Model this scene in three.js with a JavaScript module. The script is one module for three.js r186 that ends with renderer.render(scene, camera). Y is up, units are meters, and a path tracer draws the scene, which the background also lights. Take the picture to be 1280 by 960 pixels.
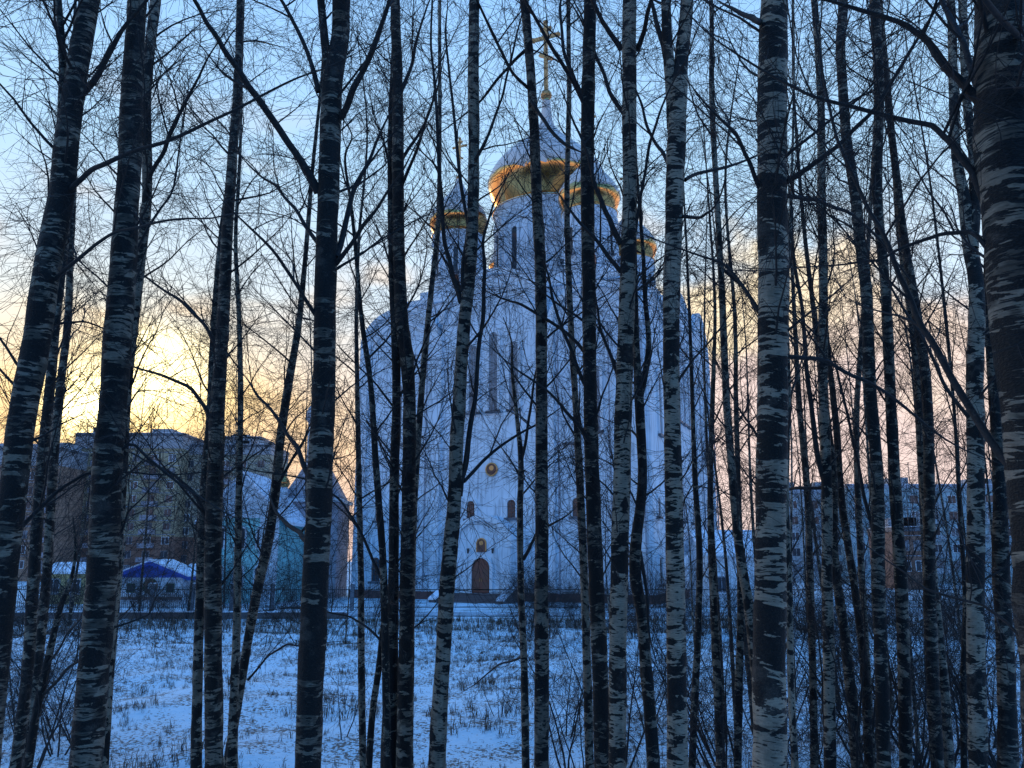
import * as THREE from 'three';
import { mergeGeometries } from 'three/addons/utils/BufferGeometryUtils.js';

// ---------------------------------------------------------------- camera, sky, sun, exposure
const scene = new THREE.Scene();
const EYE = 4, PITCH = 12.05 * Math.PI / 180, FOCAL = 1029;            // focal length in pixels of a 1280 x 960 frame
const camera = new THREE.PerspectiveCamera(2 * Math.atan(480 / FOCAL) * 180 / Math.PI, 4 / 3, 0.1, 4000);
camera.position.set(0, EYE, 0);
camera.rotation.set(PITCH, 0, 0);
scene.add(camera);
const renderer = new THREE.WebGLRenderer({ antialias: true });
renderer.setSize(1024, 768);
renderer.toneMapping = THREE.LinearToneMapping;
renderer.toneMappingExposure = 1.28;
renderer.shadowMap.enabled = true;
const SUN_AZ = -26.5 * Math.PI / 180, SUN_EL = 11 * Math.PI / 180;
const sunDir = new THREE.Vector3(Math.sin(SUN_AZ) * Math.cos(SUN_EL), Math.sin(SUN_EL), -Math.cos(SUN_AZ) * Math.cos(SUN_EL));
const sun = new THREE.DirectionalLight(0xffd9a0, 0.35);
sun.position.copy(sunDir).multiplyScalar(250);
sun.castShadow = true; sun.shadow.radius = 22;
sun.shadow.mapSize.set(2048, 2048);
Object.assign(sun.shadow.camera, { left: -90, right: 90, top: 90, bottom: -90, near: 1, far: 600 });
scene.add(sun, sun.target);

// ---------------------------------------------------------------- random numbers and noise
function rng(seed) { let a = seed >>> 0; return () => { a = (a + 0x6D2B79F5) | 0; let t = Math.imul(a ^ (a >>> 15), 1 | a); t = (t + Math.imul(t ^ (t >>> 7), 61 | t)) ^ t; return ((t ^ (t >>> 14)) >>> 0) / 4294967296; }; }
const hash = (x, y, s) => { let h = Math.imul(x, 374761393) ^ Math.imul(y, 668265263) ^ Math.imul(s, 2147483647 ^ 0x5bd1e995); h = Math.imul(h ^ (h >>> 13), 1274126177); return ((h ^ (h >>> 16)) >>> 0) / 4294967296; };
// value noise that repeats every px, py cells
function vnoise(x, y, px, py, s) {
  const xi = Math.floor(x), yi = Math.floor(y); let fx = x - xi, fy = y - yi;
  fx = fx * fx * (3 - 2 * fx); fy = fy * fy * (3 - 2 * fy);
  const x0 = ((xi % px) + px) % px, x1 = (x0 + 1) % px, y0 = ((yi % py) + py) % py, y1 = (y0 + 1) % py;
  const a = hash(x0, y0, s), b = hash(x1, y0, s), c = hash(x0, y1, s), d = hash(x1, y1, s);
  return a + (b - a) * fx + (c - a) * fy + (a - b - c + d) * fx * fy;
}
function fbm(x, y, px, py, s, oct = 4) { let v = 0, w = 0.5, t = 0; for (let i = 0; i < oct; i++) { v += w * vnoise(x, y, px, py, s + i); t += w; w *= 0.5; x *= 2; y *= 2; px *= 2; py *= 2; } return v / t; }
const smooth = (a, b, x) => { const t = Math.min(1, Math.max(0, (x - a) / (b - a))); return t * t * (3 - 2 * t); };
const mix = (a, b, t) => a + (b - a) * t;
const lin = (c) => { c /= 255; return c <= 0.04045 ? c / 12.92 : Math.pow((c + 0.055) / 1.055, 2.4); };
const rgb = (r, g, b) => [lin(r), lin(g), lin(b)];

// ---------------------------------------------------------------- the sky: dusk air, veiled sun and a cream cloud bank
{
  const W = 2048, H = 1024, data = new Float32Array(W * H * 4);
  const toward = [[0, rgb(222, 192, 186)], [6, rgb(236, 208, 188)], [11, rgb(234, 220, 210)], [17, rgb(206, 225, 242)], [26, rgb(172, 212, 246)], [40, rgb(136, 188, 246)], [60, rgb(84, 156, 244)], [90, rgb(64, 140, 242)]];
  const away = [[0, rgb(205, 190, 190)], [4, rgb(226, 206, 196)], [9, rgb(176, 194, 226)], [15, rgb(112, 176, 244)], [32, rgb(80, 162, 249)], [60, rgb(66, 148, 246)], [90, rgb(64, 140, 242)]];
  const ramp = (t, el, c) => { for (let i = 1; i < t.length; i++) if (el <= t[i][0]) { const f = (el - t[i - 1][0]) / (t[i][0] - t[i - 1][0]); return mix(t[i - 1][1][c], t[i][1][c], f); } return t[t.length - 1][1][c]; };
  const creamTop = [1.08, 0.88, 0.58], creamLow = rgb(238, 213, 206), peach = rgb(255, 214, 160);
  const deg = 180 / Math.PI;
  for (let j = 0; j < H; j++) for (let i = 0; i < W; i++) {
    const u = (i + 0.5) / W, v = (j + 0.5) / H, el = (v - 0.5) * 180, th = (u - 0.5) * 2 * Math.PI;
    // three's mapping: u = atan2(z, x) / 2pi + 0.5
    const x = Math.cos(th), z = Math.sin(th); const az = Math.atan2(x, -z) * deg;     // 0 is straight ahead, positive to the right
    const o = (j * W + i) * 4; const e = Math.max(el, 0);
    let da = az + 26.5; if (da > 180) da -= 360; if (da < -180) da += 360;
    const f = smooth(140, 55, Math.abs(da));
    const c = [0, 1, 2].map((k) => mix(ramp(away, e, k), ramp(toward, e, k), f));
    // faint high wisps
    const wisp = smooth(0.56, 0.8, fbm(az / 9 + 40, el / 3.2 + 7, 40, 64, 5, 5)) * smooth(3, 9, e) * smooth(34, 18, e) * 0.4;
    for (let k = 0; k < 3; k++) c[k] = mix(c[k], peach[k], wisp * smooth(70, 20, Math.abs(da)));
    // cumulus bank, cream on its crown and rose below
    const n = fbm(az / 7 + 50, el / 5 + 9, 52, 72, 21, 6), n2 = fbm(az / 3 + 50, el / 2.4 + 9, 120, 150, 31, 5);
    const crown = 19.5 + (n - 0.5) * 9 + (n2 - 0.5) * 4 - smooth(22, 34, az) * 5 - smooth(14, 6, az) * 3.5 - smooth(40, 75, az) * 14;
    const cl = smooth(1.6, -1.0, e - crown) * smooth(2, 10, az) * smooth(95, 60, az);
    const lit = smooth(9, 0.5, crown - e + (n2 - 0.5) * 7) * smooth(36, 16, az);
    for (let k = 0; k < 3; k++) c[k] = mix(c[k], mix(creamLow[k], creamTop[k], Math.min(1, lit * 1.1)) * (0.93 + 0.14 * n2), cl * 0.94);
    // low streaks and the glow of the veiled sun
    const d1 = Math.hypot((az + 27.9) / 1.0, (el - 9.5) / 0.9), d2 = Math.hypot((az + 23.9) / 1.25, (el - 11.3)), d3 = Math.hypot((az + 25.5) / 1.8, el - 9.5);
    const st = 0.55 + 0.9 * fbm(az / 6 + 40, el / 1.3 + 5, 60, 140, 77, 4);
    const core = 3.6 * Math.exp(-(d1 * d1) / 3) + 2.0 * Math.exp(-(d2 * d2) / 5.5) * st, glow = Math.exp(-(d3 * d3) / 30) * st, wide = Math.exp(-(d3 * d3) / 160);
    c[0] += core + glow * 0.42 + wide * 0.08; c[1] += core * 0.93 + glow * 0.2 + wide * 0.01; c[2] += core * 0.5 - glow * 0.3 * c[2] - wide * 0.10 * c[2];
    data[o] = c[0]; data[o + 1] = c[1]; data[o + 2] = Math.max(0, c[2]); data[o + 3] = 1;
  }
  const t = new THREE.DataTexture(data, W, H, THREE.RGBAFormat, THREE.FloatType);
  t.mapping = THREE.EquirectangularReflectionMapping; t.magFilter = THREE.LinearFilter; t.minFilter = THREE.LinearFilter; t.needsUpdate = true;
  scene.background = t; scene.environment = t;
}

// ---------------------------------------------------------------- helpers
// a spot seen at (x, y) in the 1280 x 960 photograph that lies D metres ahead, and the metres per pixel there
function at(x, y, D) {
  const cx = (x - 640) / FOCAL, cy = (480 - y) / FOCAL, c = Math.cos(PITCH), s = Math.sin(PITCH);
  const t = D / (c - cy * s);
  return new THREE.Vector3(cx * t, EYE + (cy * c + s) * t, -D);
}
const perPixel = (y, D) => D / (Math.cos(PITCH) - (480 - y) / FOCAL * Math.sin(PITCH)) / FOCAL;
const used = new Map();
function numbered(name) { const n = used.get(name) ?? 0; used.set(name, n + 1); return n ? `${name}_${String(n).padStart(3, '0')}` : name; }
function shade(o) { o.castShadow = true; o.receiveShadow = true; return o; }
function part(name, geometry, material, parent, label) { const m = shade(new THREE.Mesh(geometry, material)); m.name = name; parent.add(m); if (label) m.userData.label = label; return m; }
function thing(name, label, category, group, pos = [0, 0, 0], turn = 0) {
  const g = new THREE.Group(); g.name = numbered(name); g.position.set(...pos); g.rotation.y = turn; g.userData = { label, category }; if (group) g.userData.group = group; scene.add(g); return g;
}
function structure(name, geometry, material) { const m = shade(new THREE.Mesh(geometry, material)); m.name = numbered(name); m.userData = { kind: 'structure' }; scene.add(m); return m; }
function box(x0, x1, y0, y1, z0, z1) { const g = new THREE.BoxGeometry(x1 - x0, y1 - y0, z1 - z0); g.translate((x0 + x1) / 2, (y0 + y1) / 2, (z0 + z1) / 2); return g; }
const join = (list) => mergeGeometries(list.map((g) => { const h = g.index ? g.toNonIndexed() : g; for (const k of Object.keys(h.attributes)) if (!['position', 'normal', 'uv'].includes(k)) h.deleteAttribute(k); return h; }));
const mat = (r, g, b, roughness = 0.85, extra = {}) => new THREE.MeshStandardMaterial({ color: new THREE.Color().setRGB(r, g, b), roughness, metalness: 0, ...extra });

class Tubes {                                                          // collects tapered tubes into one geometry
  constructor() { this.p = []; this.n = []; this.t = []; this.i = []; }
  add(points, radii, sides, uv, lump) {
    const P = this.p, N = this.n, T = this.t, I = this.i, base = P.length / 3, m = points.length;
    let nx = 0, ny = 0, nz = 0, first = true, len = 0;
    for (let k = 0; k < m; k++) {
      const a = points[Math.max(0, k - 1)], b = points[Math.min(m - 1, k + 1)], c = points[k];
      let tx = b.x - a.x, ty = b.y - a.y, tz = b.z - a.z; const tl = Math.hypot(tx, ty, tz) || 1; tx /= tl; ty /= tl; tz /= tl;
      if (first) { if (Math.abs(ty) > 0.9) { nx = 1; ny = 0; nz = 0; } else { nx = 0; ny = 1; nz = 0; } first = false; }
      const d = nx * tx + ny * ty + nz * tz; nx -= d * tx; ny -= d * ty; nz -= d * tz; const nl = Math.hypot(nx, ny, nz) || 1; nx /= nl; ny /= nl; nz /= nl;
      const bx = ty * nz - tz * ny, by = tz * nx - tx * nz, bz = tx * ny - ty * nx;
      if (k) len += c.distanceTo(points[k - 1]);
      const wrap = uv ? sides + 1 : sides;
      for (let s = 0; s < wrap; s++) {
        const w = s / sides * Math.PI * 2, cw = Math.cos(w), sw = Math.sin(w), r = radii[k] * (lump ? lump(s % sides, len) : 1);
        const ox = nx * cw + bx * sw, oy = ny * cw + by * sw, oz = nz * cw + bz * sw;
        P.push(c.x + ox * r, c.y + oy * r, c.z + oz * r); N.push(ox, oy, oz);
        if (uv) T.push(uv.u + s / sides * uv.repeat, uv.v + len / uv.length); else T.push(s / sides, len);
        if (k && s < (uv ? sides : sides)) {
          const row = base + (k - 1) * wrap, nxt = base + k * wrap, s1 = uv ? s + 1 : (s + 1) % sides;
          I.push(row + s, nxt + s1, nxt + s, row + s, row + s1, nxt + s1);
        }
      }
    }
  }
  get empty() { return !this.i.length; }
  build() { const g = new THREE.BufferGeometry(); g.setAttribute('position', new THREE.Float32BufferAttribute(this.p, 3)); g.setAttribute('normal', new THREE.Float32BufferAttribute(this.n, 3)); g.setAttribute('uv', new THREE.Float32BufferAttribute(this.t, 2)); g.setIndex(this.i); return g; }
}
function texture(W, H, fn, srgb = true) {
  const d = new Uint8Array(W * H * 4);
  for (let j = 0; j < H; j++) for (let i = 0; i < W; i++) { const c = fn(i / W, j / H), o = (j * W + i) * 4; for (let k = 0; k < 3; k++) d[o + k] = Math.max(0, Math.min(255, c[k])); d[o + 3] = 255; }
  const t = new THREE.DataTexture(d, W, H); t.wrapS = t.wrapT = THREE.RepeatWrapping; t.magFilter = THREE.LinearFilter; t.minFilter = THREE.LinearMipmapLinearFilter; t.generateMipmaps = true; if (srgb) t.colorSpace = THREE.SRGBColorSpace; t.needsUpdate = true; return t;
}

// ---------------------------------------------------------------- ground
function groundAt(x, z) {
  const d = -z;
  const bank = 2.4 * (1 - smooth(2.5, 11.5, d + Math.sin(x * 0.21) * 0.6));
  const n = (vnoise(x * 0.33 + 100, z * 0.33 + 100, 4096, 4096, 3) - 0.5) * 0.42 + (vnoise(x * 1.3 + 300, z * 1.3 + 300, 4096, 4096, 4) - 0.5) * 0.09;
  return bank + n * smooth(58, 48, d) * smooth(-90, 0, d);
}
const snowMap = texture(1024, 1024, (u, v) => {
  const patch = fbm(u * 5, v * 5, 5, 5, 11, 4), fine = fbm(u * 90, v * 90, 90, 90, 12, 3), f2 = vnoise(u * 256, v * 200, 256, 200, 13);
  const litter = smooth(0.60, 0.74, fine * 0.62 + patch * 0.46 + f2 * 0.18 - 0.05);
  const g = 0.96 + 0.06 * (fine - 0.5);
  return [mix(216 * g, 84 + 40 * f2, litter), mix(236 * g, 78 + 34 * f2, litter), mix(244 * g, 74 + 26 * f2, litter)];
});
const snowBump = texture(512, 512, (u, v) => { const h = 255 * (0.6 * fbm(u * 12, v * 12, 12, 12, 41, 5) + 0.4 * fbm(u * 60, v * 60, 60, 60, 43, 3)); return [h, h, h]; }, false);
const snowGround = mat(1, 1, 1, 0.9, { map: snowMap, bumpMap: snowBump, bumpScale: 0.05 });
{
  const zs = [], xs = [];
  for (const z of [1500, 800, 400, 200, 120, 90]) zs.push(z);
  for (let z = 60; z > 1; z -= 6) zs.push(z);
  for (let d = 0; d < 64; d += 0.35) zs.push(-d);
  for (let d = 64; d < 120; d += 8) zs.push(-d);
  for (const d of [120, 160, 240, 400, 700, 1200, 1800]) zs.push(-d);
  for (const x of [-1500, -800, -400, -200, -120, -80, -55]) xs.push(x);
  for (let x = -45; x <= 45; x += 0.5) xs.push(x);
  for (const x of [55, 80, 120, 200, 400, 800, 1500]) xs.push(x);
  const p = [], uv = [], id = [], n = xs.length;
  for (const z of zs) for (const x of xs) { p.push(x, groundAt(x, z), z); uv.push(x / 5.5, z / 5.5); }
  for (let j = 0; j < zs.length - 1; j++) for (let i = 0; i < n - 1; i++) { const a = j * n + i; id.push(a, a + 1, a + n, a + 1, a + n + 1, a + n); }
  const g = new THREE.BufferGeometry(); g.setAttribute('position', new THREE.Float32BufferAttribute(p, 3)); g.setAttribute('uv', new THREE.Float32BufferAttribute(uv, 2)); g.setIndex(id); g.computeVertexNormals();
  structure('snowy_ground', g, snowGround);
}

// ---------------------------------------------------------------- materials
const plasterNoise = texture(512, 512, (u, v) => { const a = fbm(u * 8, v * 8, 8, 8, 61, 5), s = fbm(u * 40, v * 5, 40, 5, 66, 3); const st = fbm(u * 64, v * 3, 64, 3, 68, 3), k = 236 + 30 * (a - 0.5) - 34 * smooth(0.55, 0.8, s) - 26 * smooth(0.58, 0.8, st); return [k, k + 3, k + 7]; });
const plasterBump = texture(256, 256, (u, v) => { const h = 255 * fbm(u * 30, v * 30, 30, 30, 71, 4); return [h, h, h]; }, false);
const M = {
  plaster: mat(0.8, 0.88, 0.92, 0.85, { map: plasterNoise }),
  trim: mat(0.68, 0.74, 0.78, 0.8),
  frost: mat(0.68, 0.61, 0.54, 0.5),
  gold: mat(0.78, 0.41, 0.14, 0.18, { metalness: 1 }),
  goldCross: mat(0.62, 0.33, 0.12, 0.4, { metalness: 0.45 }),
  glass: mat(0.05, 0.06, 0.075, 0.12),
  frameWood: mat(0.17, 0.075, 0.05, 0.7),
  shutter: mat(0.42, 0.15, 0.07, 0.8),
  dullFrame: mat(0.33, 0.33, 0.34, 0.7),
  paleGlass: mat(0.16, 0.19, 0.22, 0.25),
  door: mat(0.2, 0.07, 0.045, 0.65),
  plinth: mat(0.15, 0.07, 0.06, 0.8),
  step: mat(0.12, 0.1, 0.1, 0.85),
  snow: mat(0.8, 0.84, 0.9, 0.9),
  pipe: mat(0.3, 0.33, 0.38, 0.5),
  sill: mat(0.12, 0.13, 0.15, 0.6),
  branch: mat(0.032, 0.027, 0.026, 0.9),
  twig: mat(0.028, 0.022, 0.021, 0.9),
  iron: mat(0.04, 0.045, 0.05, 0.6),
};
M.plaster.map.repeat.set(1, 1);
// world-size uv for flat-sided walls: u along the longer horizontal direction, v up, one repeat per `size` metres
function metreUV(g, size) {
  const h = g.index ? g.toNonIndexed() : g; h.computeVertexNormals(); const p = h.attributes.position, n = h.attributes.normal, uv = [];
  for (let i = 0; i < p.count; i++) { const ax = Math.abs(n.getX(i)), ay = Math.abs(n.getY(i)), az = Math.abs(n.getZ(i)); if (ay > ax && ay > az) uv.push(p.getX(i) / size, p.getZ(i) / size); else uv.push((ax > az ? p.getZ(i) : p.getX(i)) / size, p.getY(i) / size); }
  h.setAttribute('uv', new THREE.Float32BufferAttribute(uv, 2)); return h;
}
function archShape(w, h, cx = 0, y0 = 0, rise = w / 2) {               // upright with a round head: width w, full height h
  const s = new THREE.Shape(), r = w / 2, sp = y0 + h - rise; s.moveTo(cx - r, y0); s.lineTo(cx + r, y0); s.lineTo(cx + r, sp); s.absellipse(cx, sp, r, rise, 0, Math.PI, false); s.lineTo(cx - r, y0); return s;
}
const extrude = (shape, depth, curveSegments = 20) => new THREE.ExtrudeGeometry(shape, { depth, bevelEnabled: false, curveSegments });
function ring(w, h, band, cx, y0, depth) { const o = archShape(w + band * 2, h + band, cx, y0, w / 2 + band); o.holes.push(archShape(w, h - 0.002, cx, y0 + 0.001)); return extrude(o, depth, 24); }

// ---------------------------------------------------------------- the cathedral
{
  const PHI = -24 * Math.PI / 180, ch = thing('cathedral', 'large white cathedral with five golden onion domes standing behind the birches', 'cathedral', null, [4.6, 0, -100], PHI);
  const S = 16.5, WALL = 27;
  part('plinth', box(-S - 0.25, S + 0.25, -0.2, 0.8, -S - 0.25, S + 0.25), M.plinth, ch, 'red brown stone plinth round the foot of the walls');
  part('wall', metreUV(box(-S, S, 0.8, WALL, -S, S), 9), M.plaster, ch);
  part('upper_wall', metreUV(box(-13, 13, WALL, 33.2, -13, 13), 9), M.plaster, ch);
  part('cornice', box(-13.4, 13.4, 33.2, 33.75, -13.4, 13.4), M.trim, ch);
  // turned copies for the four fronts
  const front = (k) => { const g = new THREE.Group(); return (geo) => { geo.rotateY(k * Math.PI / 2); return geo; }; };
  for (let k = 0; k < 4; k++) {
    const t = front(k);
    const gable = (cx, w, h, depth) => {
      const g = extrude(archShape(w, h, cx, WALL, h - (w > 11 ? 2.4 : 1.0)), depth, 28); g.translate(0, 0, S - depth);
      const z = part('round_gable', metreUV(t(g), 9), M.plaster, ch);
      const rise = h - (w > 11 ? 2.4 : 1.0), sp = WALL + h - rise;
      const o = new THREE.Shape(); o.absellipse(cx, sp, w / 2 + 0.35, rise + 0.35, 0, Math.PI, false); const hh = new THREE.Path(); hh.absellipse(cx, sp, w / 2 - 0.25, rise - 0.25, Math.PI, 0, true); 
      const band = new THREE.Shape(); const pts = []; for (let a = 0; a <= 28; a++) { const th = a / 28 * Math.PI; pts.push([cx + Math.cos(th) * (w / 2 + 0.3), sp + Math.sin(th) * (rise + 0.3)]); } for (let a = 28; a >= 0; a--) { const th = a / 28 * Math.PI; pts.push([cx + Math.cos(th) * (w / 2 - 0.3), sp + Math.sin(th) * (rise - 0.3)]); }
      band.moveTo(...pts[0]); for (const q of pts.slice(1)) band.lineTo(...q); band.closePath();
      const bg = extrude(band, 0.7, 4); bg.translate(0, 0, S - 0.35); part('archivolt', t(bg), M.trim, z);
      // inner ring of the blind arch
      const inn = []; for (let a = 0; a <= 28; a++) { const th = a / 28 * Math.PI; inn.push([cx + Math.cos(th) * (w / 2 - 1.3), sp + Math.sin(th) * (rise - 1.3)]); } for (let a = 28; a >= 0; a--) { const th = a / 28 * Math.PI; inn.push([cx + Math.cos(th) * (w / 2 - 1.75), sp + Math.sin(th) * (rise - 1.75)]); }
      const b2 = new THREE.Shape(); b2.moveTo(...inn[0]); for (const q of inn.slice(1)) b2.lineTo(...q); b2.closePath(); const g2 = extrude(b2, 0.22, 4); g2.translate(0, 0, S + 0.005); part('inner_archivolt', t(g2), M.trim, z);
    };
    gable(0, 12.2, 7.6, 9); gable(-11.4, 9.4, 4.6, 9.6); gable(11.4, 9.4, k === 1 ? 8.2 : 4.6, 9.6);
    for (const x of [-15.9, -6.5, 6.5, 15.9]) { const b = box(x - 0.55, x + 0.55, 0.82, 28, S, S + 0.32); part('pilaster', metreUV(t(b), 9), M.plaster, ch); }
    if (k === 2 || k === 3) continue;
    const windowAt = (cx, y0, w, h, tone, sillTone = M.sill, glassTone = tone === M.pipe ? M.paleGlass : M.glass) => {
      const fr = extrude(archShape(w + 0.22, h + 0.16, cx, y0 - 0.05), 0.06); fr.translate(0, 0, S + 0.01);
      const win = part('window', t(fr), tone, ch);
      const gl = extrude(archShape(w, h, cx, y0), 0.05); gl.translate(0, 0, S + 0.035); part('pane', t(gl), glassTone, win);
      part('glazing_bar', t(join([box(cx - 0.03, cx + 0.03, y0, y0 + h - 0.02, S + 0.08, S + 0.13), ...[0.3, 0.55, 0.8].map((q) => box(cx - w / 2, cx + w / 2, y0 + h * q - 0.03, y0 + h * q + 0.03, S + 0.082, S + 0.125))])), tone, win);
      const rg = ring(w + 0.3, h + 0.2, 0.28, cx, y0 - 0.05, 0.2); rg.translate(0, 0, S); part('surround', t(rg), M.trim, win);
      part('sill', t(box(cx - w / 2 - 0.45, cx + w / 2 + 0.45, y0 - 0.3, y0 - 0.06, S, S + 0.34)), sillTone, win);
    };
    for (const [x, top] of [[-2.15, 26.3], [0.2, 27.6], [2.55, 26.3]]) windowAt(x, 19.3, 0.72, top - 19.3, M.pipe);
    for (const x of [-2.3, 2.3, -9.3, 9.3, -13.4, 13.4]) windowAt(x, 8.2, 0.62, 1.6, M.frameWood);
    for (const x of [-11.4, 11.4]) windowAt(x, 16.5, 0.75, 6.4, M.pipe);
    for (const x of [-13.6, -9.4]) windowAt(x, 1.8, 0.8, 2.3, M.frameWood);
    for (const x of [-7.6, 7.6, 12.95, 16.2]) { const c = new THREE.CylinderGeometry(0.085, 0.085, 26.5, 8); c.translate(x, 14, S + 0.5); part('downpipe', t(c), M.pipe, ch); }
    for (const [x0, x1, y] of [[-9.6, -8.2, 16], [7.9, 9.6, 15.2]]) part('ledge', t(box(x0, x1, y, y + 0.22, S, S + 0.3)), M.sill, ch);
    if (k) continue;
    // round icon above the porch
    const disc = new THREE.CylinderGeometry(0.62, 0.62, 0.1, 28); disc.rotateX(Math.PI / 2); disc.translate(0.05, 13.1, S + 0.06); const ic = part('round_icon', t(disc), M.frameWood, ch, 'small round mosaic icon in a gold ring');
    const tor = new THREE.TorusGeometry(0.64, 0.08, 8, 28); tor.translate(0.05, 13.1, S + 0.12); part('icon_ring', t(tor), M.goldCross, ic);
    const hal = new THREE.CylinderGeometry(0.26, 0.26, 0.04, 20); hal.rotateX(Math.PI / 2); hal.translate(0.05, 13.25, S + 0.13); part('halo', t(hal), M.goldCross, ic);
    // porch
    const pz = S + 2.2;
    const pg = extrude(archShape(6.2, 8, 0, 0.4, 2.7), 2.2, 28); pg.translate(0, 0, S); const porch = part('porch', metreUV(t(pg), 9), M.plaster, ch);
    const hood = []; for (let a = 0; a <= 24; a++) { const th = a / 24 * Math.PI; hood.push([Math.cos(th) * 3.4, 5.3 + Math.sin(th) * 3.0]); } for (let a = 24; a >= 0; a--) { const th = a / 24 * Math.PI; hood.push([Math.cos(th) * 2.9, 5.3 + Math.sin(th) * 2.5]); }
    const hs = new THREE.Shape(); hs.moveTo(...hood[0]); for (const q of hood.slice(1)) hs.lineTo(...q); hs.closePath(); const hg = extrude(hs, 0.7, 4); hg.translate(0, 0, pz - 0.4); part('hood_mould', t(hg), M.trim, porch);
    const dr = extrude(archShape(1.95, 3.35, 0, 0.8), 0.08); dr.translate(0, 0, pz + 0.004); const door = part('door', t(dr), M.door, ch, 'round headed brown wooden door');
    part('door_panel', t(join([-1, 1].flatMap((s) => [box(s * 0.5 - 0.32, s * 0.5 + 0.32, 1.0, 1.9, pz + 0.08, pz + 0.12), box(s * 0.5 - 0.32, s * 0.5 + 0.32, 2.05, 3.1, pz + 0.08, pz + 0.12)]))), M.frameWood, door);
    part('door_handle', t(join([-1, 1].map((s) => box(s * 0.1 - 0.02, s * 0.1 + 0.02, 1.9, 2.25, pz + 0.12, pz + 0.17)))), M.goldCross, door);
    const ds = ring(1.98, 3.37, 0.3, 0, 0.8, 0.25); ds.translate(0, 0, pz); part('door_surround', t(ds), M.trim, ch);
    const icn = extrude(archShape(0.9, 1.25, 0, 4.75), 0.08); icn.translate(0, 0, pz + 0.003); const im = part('porch_icon', t(icn), M.frameWood, ch, 'small arched icon on a gold ground');
    const ir = ring(0.9, 1.25, 0.1, 0, 4.75, 0.12); ir.translate(0, 0, pz); part('icon_frame', t(ir), M.goldCross, im);
    const ih = new THREE.CylinderGeometry(0.22, 0.22, 0.04, 16); ih.rotateX(Math.PI / 2); ih.translate(0, 5.62, pz + 0.1); part('halo', t(ih), M.goldCross, im);
    for (const s of [-1, 1]) { const l = new THREE.CylinderGeometry(0.14, 0.09, 0.5, 6); l.translate(s * 1.35, 4.85, pz + 0.3); const ln = part('lantern', t(l), M.iron, ch); part('bracket', t(box(s * 1.35 - 0.02, s * 1.35 + 0.02, 5.05, 5.1, pz, pz + 0.3)), M.iron, ln); }
    // steps with snowy cheeks
    for (let i = 0; i < 6; i++) part('step', t(box(-3.2, 3.2, -0.1, 0.8 - i * 0.135, pz + (i ? 1.0 + (i - 1) * 0.36 : 0), pz + 1.0 + i * 0.36)), M.step, ch);
    for (const s of [-1, 1]) {
      const c = new THREE.Shape(); c.moveTo(0, -0.1); c.lineTo(3.4, -0.1); c.lineTo(3.4, 0.25); c.lineTo(1, 1.15); c.lineTo(0, 1.15); c.closePath(); const cg = extrude(c, 0.7); cg.rotateY(-Math.PI / 2); cg.translate(s * 3.6 + 0.35, 0, pz); const ck = part('stair_cheek', t(cg), M.step, ch);
      const sn = new THREE.Shape(); sn.moveTo(0, 1.15); sn.lineTo(1, 1.15); sn.lineTo(3.45, 0.25); sn.lineTo(3.45, 0.42); sn.lineTo(1.05, 1.36); sn.lineTo(0, 1.36); sn.closePath(); const sg = extrude(sn, 0.8); sg.rotateY(-Math.PI / 2); sg.translate(s * 3.6 + 0.4, 0, pz); part('snow_cap', t(sg), M.snow, ck);
    }
  }
  // main drum and its dome
  const lathe = (pts, seg = 48) => new THREE.LatheGeometry(new THREE.SplineCurve(pts.map(([r, h]) => new THREE.Vector2(r, h))).getPoints(60), seg);
  // frozen snow lying on the upper dome, with a ragged lower edge
  function frost(profile, x, y, z, h0, h1, parent, seed) {
    const c = new THREE.SplineCurve(profile.map(([r, h]) => new THREE.Vector2(r, h))).getPoints(200), at2 = (h) => { let k = 0; while (k < c.length - 2 && c[k + 1].y < h) k++; const f = (h - c[k].y) / Math.max(1e-6, c[k + 1].y - c[k].y); return mix(c[k].x, c[k + 1].x, Math.min(1, Math.max(0, f))); };
    const seg = 72, rows = 22, p = [], id = [], size = (h1 - h0) * 0.16;
    for (let j = 0; j <= rows; j++) for (let i = 0; i <= seg; i++) { const a = i / seg, lo = h0 + size * (vnoise(a * 14, 3, 14, 8, seed) + 0.6 * vnoise(a * 36, 5, 36, 8, seed + 1) - 0.8), h = mix(lo, h1, j / rows), r = at2(h) + (j ? 0.07 : 0.0) + 0.03 * vnoise(a * 30, h * 4, 30, 4096, seed + 2), th = a * Math.PI * 2; p.push(x + Math.cos(th) * r, y + h, z + Math.sin(th) * r); }
    for (let j = 0; j < rows; j++) for (let i = 0; i < seg; i++) { const q = j * (seg + 1) + i; id.push(q, q + seg + 1, q + 1, q + 1, q + seg + 1, q + seg + 2); }
    const g = new THREE.BufferGeometry(); g.setAttribute('position', new THREE.Float32BufferAttribute(p, 3)); g.setAttribute('uv', new THREE.Float32BufferAttribute(new Float32Array(p.length / 3 * 2), 2)); g.setIndex(id); g.computeVertexNormals(); part('frozen_snow', g, M.frost, parent, 'frozen snow lying on the upper dome');
  }
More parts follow.
